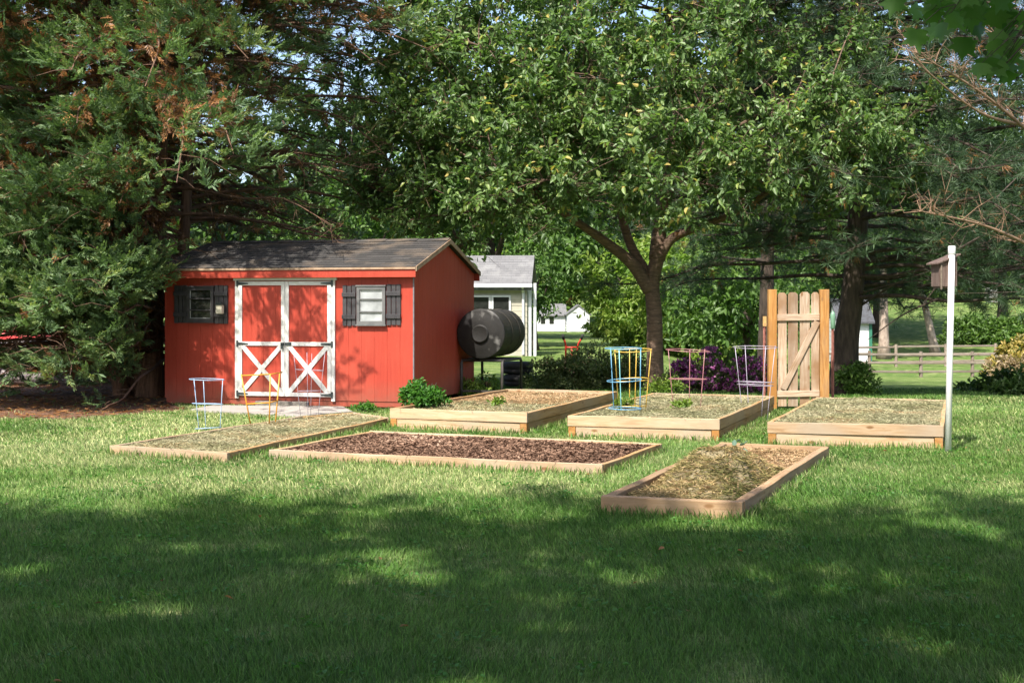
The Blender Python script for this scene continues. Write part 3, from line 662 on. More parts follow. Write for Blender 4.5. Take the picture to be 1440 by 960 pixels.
def shrink(poly, t):
    c = np.mean(np.array(poly), 0); out = []
    n = len(poly)
    for i in range(n):
        p = np.array(poly[i]); a = np.array(poly[i-1])-p; b = np.array(poly[(i+1)%n])-p
        a /= np.linalg.norm(a); b /= np.linalg.norm(b); out.append(tuple(p + (a+b)*t))
    return out
def bed_fill(name, label, poly, z, amp, dens, mat, base, t, length=(.04,.11), width=(.0028,.0055), heap=None, tan=None, tan_mask=None, lid=None):
    """bumpy fill of a bed: a displaced base with loose strands lying over it"""
    lid = {id(BED_A):.1,id(BED_B):.1,id(BED_C):.25,id(BED_D):.25,id(BED_E):.25,id(BED_F):.13}[id(poly)]
    inner = shrink(poly, t*.7); P = np.array(inner); x0,y0 = P.min(0); x1,y1 = P.max(0)
    def edge(x, y):
        d = np.full(np.shape(x), 9.)
        for i in range(len(inner)):
            (ax_, ay_), (bx_, by_) = inner[i], inner[(i+1)%len(inner)]; l_ = math.hypot(bx_-ax_, by_-ay_)
            d = np.minimum(d, ((bx_-ax_)*(y-ay_)-(by_-ay_)*(x-ax_))/l_)
        d = np.clip(d/.2, 0, 1); return d*d*(3-2*d)
    def hf(x, y):
        h = (fbm(x*2.3+5, y*2.3, 4)-.48)*amp*2 + (heap(x,y) if heap else 0)
        return z + np.maximum(h, -.035)*(.12+.88*edge(x,y))
    s = .04; gx = np.arange(x0, x1+s, s); gy = np.arange(y0, y1+s, s); X, Y = np.meshgrid(gx, gy); nxx = len(gx)
    V = np.stack([X, Y, hf(X,Y)-.012], 2).reshape(-1,3)
    i2, j2 = np.meshgrid(np.arange(nxx-1), np.arange(len(gy)-1)); kk = (j2*nxx+i2).ravel()
    F = np.stack([kk,kk+1,kk+nxx+1,kk+nxx],1); ok = inpoly(X.ravel()[kk]+s/2, Y.ravel()[kk]+s/2, inner); F = F[ok]
    cl = Cloud(); used = np.unique(F); remap = np.zeros(len(V), int); remap[used] = np.arange(len(used))
    cl.add(V[used], remap[F], np.full(len(used), .5), 0)
    area = (x1-x0)*(y1-y0); n = int(area*dens); px = rng.uniform(x0,x1,n); py = rng.uniform(y0,y1,n); ok = inpoly(px,py,inner); px, py = px[ok], py[ok]; n = len(px)
    L = rng.uniform(*length, n); a = rng.uniform(0, 2*np.pi, n); pit = rng.normal(.05,.28,n)
    A = np.stack([np.cos(a)*np.cos(pit), np.sin(a)*np.cos(pit), np.sin(pit)],1); Nn = np.stack([rng.normal(0,.5,n), rng.normal(0,.5,n), np.ones(n)],1)
    Pz = hf(px,py) + rng.uniform(-.008,.014,n); PP = np.stack([px,py,Pz],1) - A*L[:,None]*.5
    rr = np.clip(rng.random(n)*.75 + (fbm(px*1.7,py*1.7,3)-.45)*1.1 + .1, 0, 1)
    W = rng.uniform(*width, n)*np.clip(py/12,.8,2)
    mats = [base, mat]
    if tan is not None:
        mats.append(tan); mk = tan_mask(px,py) > rng.random(n)
        leaves(PP[mk],A[mk],Nn[mk],L[mk],W[mk],rr[mk],cl,2,.1,.1); leaves(PP[~mk],A[~mk],Nn[~mk],L[~mk],W[~mk],rr[~mk],cl,1,.1,.1)
    else: leaves(PP,A,Nn,L,W,rr,cl,1,.1,.1)
    n = int(area*95); px = rng.uniform(x0-t,x1+t,n); py = rng.uniform(y0-t,y1+t,n); ok = inpoly(px,py,poly) & ~inpoly(px,py,shrink(poly,t*1.15)); px, py = px[ok], py[ok]; n = len(px)
    if n:
        a = rng.uniform(0,6.28,n); ztop = lid; leaves(np.stack([px,py,np.full(n,ztop+.003)],1), np.stack([np.cos(a),np.sin(a),0*a],1), np.tile([[0,0,1.]],(n,1)), rng.uniform(.03,.09,n), rng.uniform(.004,.008,n), rng.random(n), cl, 1, .1, .0)
    o = cl.build(name, mats, None, (0,0,0)); return tag(o, label, 'clippings' if 'clip' in name or 'straw' in name else 'mulch', None, 'stuff')
bed_fill('grass_clippings', 'pale dry grass clippings spread in the long low bed before the pad', BED_A, .082, .045, 2800, M['straw'], M['straw_base'], .045)
bed_fill('wood_chip_mulch', 'dark brown wood chips spread in the wide low bed', BED_B, .072, .035, 4200, M['chip'], M['soil'], .045, (.025,.085), (.007,.018))
def tanmaskC(x, y):
    c = np.mean(np.array(BED_C),0); return np.clip((y-c[1]+.2)*1.1 + .4 + (fbm(x*2,y*2,3)-.45)*2, .08, .95)
bed_fill('grass_clippings', 'tan and grey clippings spread in the raised bed with the bush', BED_C, .205, .06, 2600, M['straw'], M['straw_base'], .045, tan=M['straw_tan'], tan_mask=tanmaskC)
bed_fill('grass_clippings', 'grey green clippings spread in the raised bed with the wire cages', BED_D, .225, .06, 2600, M['straw'], M['straw_base'], .045)
bed_fill('grass_clippings', 'grey green clippings spread in the raised bed beside the white pole', BED_E, .235, .055, 2600, M['straw'], M['straw_base'], .045)
fc = np.mean(np.array(BED_F),0)
def heapF(x, y):
    r = ((x-fc[0]+.1+(-.25)*(fc[1]-.3-y)*0)/.62)**2 + ((y-fc[1]+.55)/1.35)**2
    return .19*np.exp(-r*1.4) + .22*(fbm(x*4.5,y*4.5,3)-.45)*np.exp(-r*.5)*1.6
bed_fill('clipping_heap', 'heap of matted brown and olive clippings in the thick-timbered bed', BED_F, .08, .035, 5200, M['straw_heap'], M['straw_base'], .075, (.04,.13), (.004,.008), heap=heapF,
         tan=M['straw_tan'], tan_mask=lambda x,y: np.clip((y-fc[1]-.3)*1.0+ (fbm(x*3,y*3,3)-.3)*1.6+.15, .15, .95))

# ------------------------------------------------------------------ tomato cages
def cage(name, label, x, y, zb, H, rt, rb, mat, rings, legs=3, wire=.006, lean=(0,0), a0=.4, mat2=None):
    wire *= .78
    root = empty(name, (x,y,zb), 0, label, 'wire cage', 'coloured wire plant cages')
    P = lambda t, a: Vector((math.cos(a)*(rb+(rt-rb)*t)+lean[0]*t, math.sin(a)*(rb+(rt-rb)*t)+lean[1]*t, H*t))
    for k in range(legs):
        a = a0+2*math.pi*k/legs
        MB().tube([P(t,a) for t in (-.06,.3,.65,1)], wire, 6).build('leg', mat2 if (mat2 and k == legs-1) else mat, root, True)
    for t in rings:
        r = rb+(rt-rb)*t+wire
        MB().ring((lean[0]*t,lean[1]*t,H*t), r, wire, 28, 6, (random.uniform(-.06,.06), random.uniform(-.1,.1))).build('ring', mat, root, True)
    return root
x, y = U(293,606); cage('wire_cage', 'pale blue round wire cage standing alone at the edge of the low bed', x, y, .0, .62, .2, .145, M['lightblue'], (.06,.53,1.), 3, .0065, (-.02,0), .55)
# orange folding square cage
x, y = U(368,600,.05); sq = empty('wire_cage', (x,y,.05), R(-12), 'orange square wire cage in the low bed before the left door', 'wire cage', 'coloured wire plant cages')
for a, b in ((-.2,-.15),(.17,-.15),(.17,.15)): MB().tube([(a*.6+.03,b*.6,-.04),(a,b,.64)], .0085, 6).build('leg', M['orange'], sq, True)
for z, s in ((.64,1),(.3,.8)):
    MB().tube([(-.2*s+.01,-.15*s,z-.02),(.17*s+.01,-.15*s,z),(.2*s,.15*s,z+.01)], .0085, 6).build('ring', M['orange'], sq, True)
x, y = U(435,582,.05); cage('wire_cage', 'thin lavender wire cage before the right door of the shed', x, y, .05, .82, .21, .12, M['lavender'], (.38,.72), 4, .0042, (.0,0), .3)
x, y = U(879,577,.22); cage('wire_cage', 'blue round wire cage overlapping a yellow one in the raised bed', x, y, .2, .78, .22, .19, M['blue'], (.06,.5,1.), 3, .0075, (-.02,0), .2, M['teal'])
x, y = U(889,574,.22); cage('wire_cage', 'yellow wire cage overlapping the blue one in the raised bed', x, y, .2, .76, .23, .17, M['yellow'], (.06,.5,.98), 4, .0075, (.01,0), .1)
x, y = U(967,572,.22); cage('wire_cage', 'dull pink wire cage in the raised bed before the purple azalea', x, y, .2, .75, .27, .2, M['pink'], (.5,.98), 3, .006, (0,0), .5)
x, y = U(1062,592,.0); cage('wire_cage', 'pale lavender wire cage between the raised bed and the wooden gate', x, y, .0, .98, .29, .17, M['lavender'], (.48,.52,.98), 4, .0055, (0,0), .3)

# ------------------------------------------------------------------ wooden gate, stakes, pole, birdhouse
GD = 20.0
gate = empty('wooden_gate', (PX(1122,GD), GD, 0), 0, 'free-standing wooden picket gate with a diagonal brace between two orange posts', 'gate')
def vboard(name, x0, x1, ytop, zb, mat, parent, d0, d1, dog=False, d=GD):
    """upright board with its grain along local x"""
    X0 = PX(x0,d)-parent.location.x; X1 = PX(x1,d)-parent.location.x; zt = PZ(ytop,d); H = zt-zb; W = X1-X0
    prof = [(0,-W/2),(H-(.035 if dog else 0),-W/2)] + ([(H,-W/2+.03),(H,W/2-.03)] if dog else []) + [(H-(.035 if dog else 0),W/2),(0,W/2)]
    if not dog: prof = [(0,-W/2),(H,-W/2),(H,W/2),(0,W/2)]
    mb = MB(); n = len(prof); vs = [(a,b,0) for a,b in prof]+[(a,b,d1-d0) for a,b in prof]
    fs = [tuple(range(n-1,-1,-1)), tuple(range(n,2*n))]+[(i,(i+1)%n,n+(i+1)%n,n+i) for i in range(n)]
    o = mb.add(vs,fs).build(name, mat, parent, bevel=.004)
    # local x -> up, local y -> -world x.., local z -> world y
    o.matrix_local = Matrix(((0,1,0,(X0+X1)/2),(0,0,1,d0),(1,0,0,zb),(0,0,0,1)))
    return o
vboard('post', 1080, 1091.5, 407, -.1, M['gatepost'], gate, -.055, .055)
vboard('post', 1152.5, 1165, 407, -.1, M['gatepost'], gate, -.055, .055)
for x0, x1, yt in ((1093.6,1106.3,411.5),(1108.2,1122.2,411),(1124.8,1138.8,410.5),(1141,1152,410.8)):
    vboard('picket', x0, x1, yt, .05, M['gatewood'], gate, .0, .02, True)
def hboard(name, p, q, h, th, mat, parent, y):
    p = Vector((PX(p[0],GD)-gate.location.x, y, PZ(p[1],GD))); q = Vector((PX(q[0],GD)-gate.location.x, y, PZ(q[1],GD)))
    l = (q-p).length; o = MB().box(-l/2,l/2,-th/2,th/2,-h/2,h/2).build(name, mat, parent, bevel=.004)
    o.location = (p+q)/2; o.rotation_euler = (0,-math.atan2(q.z-p.z,q.x-p.x),0); return o
hboard('rail', (1092,446.5), (1152,445.5), .095, .025, M['gatewood'], gate, -.0145)
hboard('rail', (1092,553.5), (1152,553), .09, .025, M['gatewood'], gate, -.0145)
hboard('brace', (1101,547), (1149,452), .09, .024, M['gatewood'], gate, -.0145-.0005)
def stake(label, x, d, ytop, zb, cap):
    r = empty('metal_stake', (PX(x,d), d, zb), 0, label, 'stake', 'metal stakes beside the gate')
    h = PZ(ytop,d)-zb; mb = MB(); mb.box(-.02,.02,-.003,.003,0,h); mb.box(-.004,.004,-.03,-.0031,0,h)
    for i in range(int(h/.09)): mb.box(-.006,.006,-.036,-.0301,.05+i*.09,.07+i*.09)
    mb.build('shaft', M['tpost'], r)
    if cap == 'tan': MB().box(-.024,.024,-.034,.006,h-.14,h+.004).build('tip', M['tposttop'], r)
    else:
        MB().lathe([(.02,0),(.035,.02),(.035,.16),(.04,.2),(.025,.25),(.01,.27)], 12, (0,-.01,h-.03)).build('cap', M['green'], r, True)
stake('rusty red metal stake with a tan tip between the lavender cage and the gate', 1075, 20.4, 445, 0, 'tan')
stake('thin rusty metal stake with a pale green cap behind the gate, by the pine trunk', 1171, 20.8, 460, 0, 'green')

pd = U(1333,636)[1]; pxw = U(1333,636)[0]
pole = empty('birdhouse_pole', (pxw, pd, 0), 0, 'tall thin white pole standing beside the raised bed', 'pole')
PT = Vector((PX(1338.5,pd)-pxw, .0, PZ(348,pd)))
MB().tube([(0,0,-.1), PT*.5, PT-Vector((0,0,.06))], .032, 20).build('shaft', M['pvc'], pole, True)
MB().lathe([(.036,0),(.038,.004),(.038,.075),(.034,.085),(.0,.087)], 20, PT-Vector((0,0,.07))).build('cap', M['pvc'], pole, True)
bd = pd+.09
bh = empty('birdhouse', (PX(1328,bd), bd, PZ(403,bd)), R(12), 'weathered brown birdhouse with a sloping roof fixed to the white pole', 'birdhouse')
Hb = .235
MB().add([(-.1,-.08,0),(.1,-.08,0),(.1,.09,0),(-.1,.09,0),(-.1,-.08,Hb),(.1,-.08,Hb+.075),(.1,.09,Hb+.075),(-.1,.09,Hb)], [(0,3,2,1),(4,5,6,7),(0,1,5,4),(1,2,6,5),(2,3,7,6),(3,0,4,7)]).build('body', M['birdwood'], bh, bevel=.004)
MB().add([(-.14,-.11,Hb-.012),(.125,-.11,Hb+.087),(.125,.12,Hb+.087),(-.14,.12,Hb-.012),(-.14,-.11,Hb+.006),(.125,-.11,Hb+.105),(.125,.12,Hb+.105),(-.14,.12,Hb+.006)], [(0,3,2,1),(4,5,6,7),(0,1,5,4),(1,2,6,5),(2,3,7,6),(3,0,4,7)]).build('roof', M['birdwood'], bh, bevel=.003)
MB().box(-.09,-.075,-.092,-.081,-.03,Hb-.01).build('batten', M['rail'], bh); MB().box(-.09,.09,-.06,.07,-.014,-.001).build('floor', M['birdwood'], bh)

# ------------------------------------------------------------------ tank on its stand, tyres, bricks, hand truck
TD = 22.1
tk = empty('storage_tank', (PX(676,TD), TD, PZ(504,TD)), 0, 'large black drum-shaped tank lying on a steel stand beside the shed', 'tank')
Rt = .385; ax = Vector((.27,.963,0)).normalized(); sidev = Vector((ax.y,-ax.x,0))
def along(prof, n=40):
    mb = MB(); vs = []; fs = []; k = len(prof)
    for r, t in prof:
        for j in range(n):
            a = 2*math.pi*j/n; vs.append(ax*t + sidev*r*math.cos(a) + Vector((0,0,Rt+.01+r*math.sin(a))))
    for i in range(k-1):
        for j in range(n): fs.append((i*n+j, i*n+(j+1)%n, (i+1)*n+(j+1)%n, (i+1)*n+j))
    fs.append(tuple(range(n-1,-1,-1))); fs.append(tuple(range((k-1)*n,k*n)))
    return mb.add(vs, fs)
Lt = 1.3
along([(Rt-.01,0),(Rt,.012),(Rt,.5),(Rt+.012,.51),(Rt+.012,.53),(Rt,.54),(Rt,.95),(Rt+.012,.96),(Rt+.012,.98),(Rt,.99),(Rt,Lt-.01),(Rt-.01,Lt)]).build('shell', M['tankbody'], tk, bevel=.003)
along([(.03,-.05),(.10,-.048),(.13,-.042),(.135,-.03),(.15,-.03),(.30,-.02),(Rt-.03,-.003),(Rt+.004,-.0035),(Rt+.015,.004),(Rt+.015,.022),(Rt+.002,.0225)]).build('end_plate', M['tank'], tk, True)
along([(.115,-.062),(.125,-.066),(.14,-.062),(.14,-.04)]).build('hatch_ring', M['tank'], tk, True)
st = empty('tank_stand', (PX(676,TD), TD, 0), 0, 'dark bent-tube steel stand carrying the black tank', 'stand')
zt = PZ(504,TD)-.02
for s in (-1,1):
    o = sidev*.34*s
    f = ax*.05+o; b = ax*(Lt-.1)+o
    MB().tube([(f.x,f.y,-.02),(f.x,f.y,zt-.06),Vector((f.x,f.y,zt-.015))+ax*.06,Vector((b.x,b.y,zt-.015))-ax*.06,(b.x,b.y,zt-.06),(b.x,b.y,-.02)], .024, 8).build('side_frame', M['steel'], st, True)
for t in (.1, .75, Lt-.15):
    a = ax*t-sidev*.34; b = ax*t+sidev*.34; MB().tube([(a.x,a.y,zt-.016),(b.x,b.y,zt-.016)], .022, 8).build('crossbar', M['steel'], st, True)
a = ax*.05-sidev*.34; b = ax*.05+sidev*.34
MB().bar((a.x,a.y,.14),(b.x,b.y,.14),.03,.03).build('brace', M['steel'], st)
def tyre(label, x, y, z, tilt):
    r = empty('tyre', (x,y,z), 0, label, 'tyre', 'black tyres stacked behind the tank'); r.rotation_euler = (tilt,0,0)
    MB().lathe([(.17,.02),(.26,.0),(.29,.03),(.3,.07),(.285,.075),(.285,.1),(.3,.105),(.3,.15),(.29,.19),(.26,.22),(.17,.2),(.16,.11)], 30).build('tread', M['rubber'], r, True)
    MB().lathe([(.06,.08),(.165,.06),(.165,.14),(.06,.13)], 20).build('hub', M['steel'], r, True)
tx, td = PX(730,26.2), 26.2
tyre('lower black tyre of the pair stacked right of the tank stand', tx, td, -.01, 0)
tyre('upper black tyre of the pair stacked right of the tank stand', tx-.03, td+.02, .225, 0)
x0, y0 = U(629,552); bi = 0
BL = ['lowest front', 'lowest rear', 'middle left', 'middle right', 'topmost']
for (dx,dy,dz,rz,tan) in ((-.11,0,0,90,0),(.12,.02,0,90,0),(-.1,0,.075,88,0),(.11,.01,.075,93,0),(-.04,.01,.15,4,1),(-.1,.0,.225,84,1),(.13,.04,.15,70,1)):
    o = MB().box(-.11,.11,-.05,.05,0,.07).build('brick', M['brick_tan'] if tan else M['brick'], bevel=.006)
    o.location = (x0+dx,y0+dy,dz-.002); o.rotation_euler = (0,0,R(rz-15))
    tag(o, ['low reddish brick at the left of the pile by the shed','low reddish brick at the right of the pile by the shed','second-row reddish brick at the left of the pile','second-row reddish brick at the right of the pile','tan brick laid lengthwise across the pile','tan brick lying on the very top of the pile','tan brick askew at the right of the pile'][bi], 'brick', 'bricks piled against the shed wall'); bi += 1
x0, y0 = U(690,555)
o = MB().box(-.32,.32,-.02,.02,-.07,.07).build('plank', M['bedwood_side'], bevel=.004); o.location = (PX(664,23.2),23.2,.1); o.rotation_euler = (R(12),R(-14),R(10)); tag(o, 'short loose brown plank leaning low before the tank stand', 'plank')
HD = 30.0
ht = empty('hand_truck', (PX(804,HD), HD, gz(PX(804,HD),HD)), R(8), 'red metal hand truck with black grips standing behind the azalea hedge', 'hand truck')
z1 = PZ(474,HD)-ht.location.z
for s in (-1,1):
    MB().tube([(s*.13,0,.12),(s*.13,.0,z1-.2),(s*.15,-.04,z1-.12),(s*.2,-.1,z1-.02)], .022, 8).build('upright', M['redmetal'], ht, True)
    MB().tube([(s*.195,-.09,z1-.04),(s*.22,-.125,z1+.06)], .028, 8).build('grip', M['rubber'], ht, True)
    MB().lathe([(.06,0),(.12,.01),(.13,.03),(.12,.06),(.06,.065)], 18, (0,0,0)).build('wheel', M['rubber'], ht, True)
    wobj = ht.children[-1]; wobj.location = (s*.2-.03,.08,.13); wobj.rotation_euler = (0,R(90),0)
for z in (.2,.5,z1-.22): MB().tube([(-.13,0,z),(.13,0,z)], .018, 8).build('crossbar', M['redmetal'], ht, True)
MB().tube([(0,0,.2),(0,0,z1-.22)], .022, 8).build('centre_bar', M['redmetal'], ht, True)
MB().box(-.18,.18,-.22,-.01,.02,.03).build('toe_plate', M['redmetal'], ht)

# ------------------------------------------------------------------ foliage builders
def nearest_on(limbs, p):
    best = None
    for path, r in limbs:
        for i in range(len(path)):
            d = (path[i]-p).length + (.25*max(0, path[i].z-p.z))
            if best is None or d < best[0]: best = (d, path[i], r[i])
    return best
def smooth_path(pts, n=6):
    pts = [Vector(p) for p in pts]; out = []
    P = [pts[0]*2-pts[1]]+pts+[pts[-1]*2-pts[-2]]
    for i in range(1, len(P)-2):
        for k in range(n):
            t = k/n; a,b,c,d = P[i-1],P[i],P[i+1],P[i+2]
            out.append(.5*((2*b)+(c-a)*t+(2*a-5*b+4*c-d)*t*t+(3*b-a-3*c+d)*t**3))
    out.append(pts[-1]); return out
def make_tree(name, label, base, limbs, blobs, per, lsize, mleaf, mbark, group=None, sub=5, spread=.55, detail=True, shell=2.4, up=.25, cat='tree', tips=.0):
    """limbs: list of (points, r0, r1) relative to base; blobs: (centre, radii, clusters)"""
    base = Vector(base); root = empty(name, base, 0, label, cat, group)
    tb = MB(); L = []
    for pts, r0, r1 in limbs:
        pth = smooth_path(pts, 6 if detail else 3); k = len(pth)
        rad = [r0+(r1-r0)*(i/(k-1)) for i in range(k)]
        if pts[0][2] <= .01:
            for i in range(k):
                rad[i] *= 1 + .4*math.exp(-pth[i].z/.18)
        tb.tube(pth, rad, 14 if r0 > .08 else 7); L.append((pth, rad))
    if detail:
        for c, rr, ncl in blobs:
            for q in range(max(3, ncl//9)):
                d = unit(rng.normal(size=(1,3)))[0]*rng.uniform(.3,.8); p = Vector(np.array(c)+d*np.array(rr)); nb = nearest_on(L[:len(limbs)], p); o = nb[1]
                w = (p-o).length; pth = smooth_path([o, o.lerp(p,.35)+Vector((random.gauss(0,.1)*w,random.gauss(0,.1)*w,.06*w)), o.lerp(p,.7)+Vector((random.gauss(0,.07)*w,random.gauss(0,.07)*w,.08*w)), p], 4)
                k = len(pth); r0 = min(.028, nb[2]*.7); rad = [r0+(.006-r0)*(i/(k-1)) for i in range(k)]; tb.tube(pth, rad, 6, False); L.append((pth, rad))
    tb.build('trunk', mbark, root, True)
    cl = Cloud(); tw = MB()
    for c, rr, ncl in blobs:
        c = np.array(c); rr = np.array(rr)
        d = unit(rng.normal(size=(ncl,3))); rad = rng.random(ncl)**(1/shell)
        C = c + d*rr*rad[:,None]
        for i in range(ncl):
            p = Vector(C[i]); out = Vector(d[i])
            nb = nearest_on(L, p)
            q = nb[1]; mid = (p+q)/2 + Vector((random.gauss(0,.12),random.gauss(0,.12),random.gauss(.05,.1)))*((p-q).length*.35)
            if detail: tw.tube(smooth_path([q,mid,p],3), [min(.011,nb[2])*(1-.12*j)+.002 for j in range(7)], 4, False)
            m = max(3, int(per*random.uniform(.6,1.4))); ns = sub
            # sub-twigs
            dirs = unit(rng.normal(size=(ns,3))*.8 + np.array(out)*.75 + np.array([0,0,up]))
            ln = spread*rng.uniform(.6,1.25,ns)
            if detail:
                for s in range(ns):
                    e = p + Vector(dirs[s])*ln[s]; tw.tube([p,e], [.006,.0025], 3, False)
            si = rng.integers(0,ns,m); t = rng.uniform(.12,1.05,m)
            P = np.array(p) + dirs[si]*(ln[si]*t)[:,None] + rng.normal(size=(m,3))*spread*.09
            A = dirs[si]*.5 + rng.normal(size=(m,3))*.75 + np.array([0,0,-.35])
            Nn = rng.normal(size=(m,3))*.65 + np.array([0,0,.75]) + np.array(out)*.35
            ls = lsize*rng.uniform(.65,1.25,m); tip = np.clip((t-.72)*1.2,0,.35)*(rng.random(m) > .45)
            young = tips*(rng.random(ns) < .28); tip = tip*(1+young[si]*1.1)
            rv = np.clip(rng.random(m)*.58 + tip + random.uniform(-.14,.22), 0, 1)
            leaves(P, A, Nn, ls, ls*rng.uniform(.42,.58,m), rv, cl, 0)
    mats = [mleaf]
    if tw.v: cl.addmb(tw, 1); mats.append(mbark)
    cl.build('crown', mats, root)
    return root
def make_shrub(name, label, base, radii, nlump, per, lsize, mleaf, group=None, flowers=None, cat='shrub', stems=6, lump=.3, flat_=.6, mstem=None):
    base = Vector(base); root = empty(name, base, 0, label, cat, group); rr = np.array(radii)
    sb = MB(); cl = Cloud(); fl = Cloud()
    for i in range(stems):
        a = random.uniform(0,6.28); e = Vector((math.cos(a)*rr[0]*.6*random.random(), math.sin(a)*rr[1]*.6*random.random(), rr[2]*random.uniform(.6,.95)))
        sb.tube([(e.x*.1,e.y*.1,-.03), (e.x*.5,e.y*.5,e.z*.55), e], [.014,.01,.004], 5, False)
    sb.build('stem', mstem or M['bark_dark'], root, True)
    for i in range(nlump):
        d = unit(rng.normal(size=(1,3)))[0]; d[2] = abs(d[2])*1.0
        c = d*rr*random.random()**.4*.82; c[2] = max(c[2], .06)
        m = int(per*random.uniform(.6,1.4)); dd = unit(rng.normal(size=(m,3)) + d*.35); dd[:,2] = np.where(rng.random(m) < .6, np.abs(dd[:,2]), dd[:,2])
        lr = lump*random.uniform(.6,1.3)*np.array([1,1,.85])
        P = c + dd*lr*(rng.random((m,1))**.45); P[:,2] = np.maximum(P[:,2], .015)
        A = dd*.6 + rng.normal(size=(m,3))*.6; Nn = dd*.5 + rng.normal(size=(m,3))*.5 + np.array([0,0,flat_])
        ls = lsize*rng.uniform(.6,1.3,m); leaves(P, A, Nn, ls, ls*rng.uniform(.42,.6,m), np.clip(rng.random(m)*.75+random.uniform(-.05,.25),0,1), cl, 0)
        if flowers:
            k = int(m*flowers[1]*random.choice((0,.3,1,1.6))); q = rng.integers(0,m,k)
            if k:
                Pf = c + dd[q]*lr*1.05
                for s in range(3):
                    ls = flowers[2]*rng.uniform(.7,1.2,k); leaves(Pf, rng.normal(size=(k,3)), dd[q]+rng.normal(size=(k,3))*.4, ls, ls*.8, rng.random(k), fl, 0)
    cl.build('foliage', mleaf, root)
    if flowers and fl.n: fl.build('blossom', flowers[0], root)
    return root

# ------------------------------------------------------------------ cherry tree
CD = 24.6; cb = Vector((PX(921,CD), CD, 0))
def cp(x, y, dz=0.0):
    d = CD+dz; return (PX(x,d)-cb.x, dz, PZ(y,d))
cl_limbs = [
    ([(0,0,0), cp(921,500), cp(920,440), cp(917,398), cp(925,360)], .152, .125),
    ([cp(914,408), cp(890,372,-.1), cp(858,345,-.25), cp(820,318,-.6), cp(770,285,-1.0), cp(700,240,-1.4)], .13, .03),
    ([cp(916,395), cp(885,340,.2), cp(868,270,.1), cp(862,200,-.1), cp(835,110,-.4), cp(815,20,-.6)], .095, .03),
    ([cp(924,365), cp(928,320,.1), cp(940,260,.1), cp(948,180,.2), cp(945,90,.3), cp(930,-60,.3)], .15, .04),
    ([cp(926,362), cp(946,335,-.1), cp(985,318,-.5), cp(1040,296,-.9), cp(1110,250,-1.3), cp(1180,215,-1.7)], .10, .022),
    ([cp(942,250,.1), cp(985,180,.5), cp(1020,110,.6), cp(1060,20,.6), cp(1090,-80,.8)], .08, .03),
    ([cp(860,190,-.1), cp(800,130,-.6), cp(740,90,-1.2), cp(660,60,-1.7)], .055, .02),
    ([cp(935,300,.1), cp(900,230,1.2), cp(850,160,2.0), cp(780,110,2.6)], .06, .02),
    ([cp(947,200,.2), cp(1010,190,-.9), cp(1090,150,-1.7), cp(1170,110,-2.2)], .05, .02),
    ([cp(770,285,-1.0), cp(700,290,-1.2), cp(640,300,-1.2), cp(590,305,-1.0)], .04, .012)]
blobs = [(cp(575,40,-.3), (1.3,1.3,1.2), 34), (cp(545,235,-.6), (.9,1.0,.8), 22), (cp(700,190,-1.4), (2.1,1.6,1.55), 75), (cp(830,130,-1.2), (1.9,1.7,1.6), 62), (cp(640,270,-1.0), (1.75,1.4,.85), 48), (cp(610,130,-.9), (1.15,1.2,1.1), 34), (cp(900,40,-.3), (2.6,2.2,1.5), 75),
         (cp(790,260,-1.9), (1.5,1.0,.95), 34), (cp(1020,130,-1.3), (1.9,1.7,1.6), 62), (cp(1120,220,-1.6), (1.9,1.4,1.0), 52), (cp(1010,255,-1.7), (1.5,.9,.7), 26), (cp(1200,170,-1.6), (1.3,1.2,1.1), 32),
         (cp(900,-120,0), (3.9,3,2.2), 90), (cp(720,20,-.5), (2.2,1.8,1.4), 52), (cp(1100,10,-.3), (2.1,1.8,1.5), 50), (cp(880,170,2.4), (3.2,1.3,2.0), 45), (cp(940,210,-2.3), (1.2,.8,.9), 20), (cp(1245,235,-1.6), (.8,.8,.5), 12)]
make_tree('cherry_tree', 'broad leafy tree with a forked dark trunk rising behind the raised beds', cb, cl_limbs, [(c, r, int(n*.86)) for c, r, n in blobs], 98, .122, M['leaf_cherry'], M['bark_cherry'], sub=8, spread=.46, up=.55, tips=1.0)

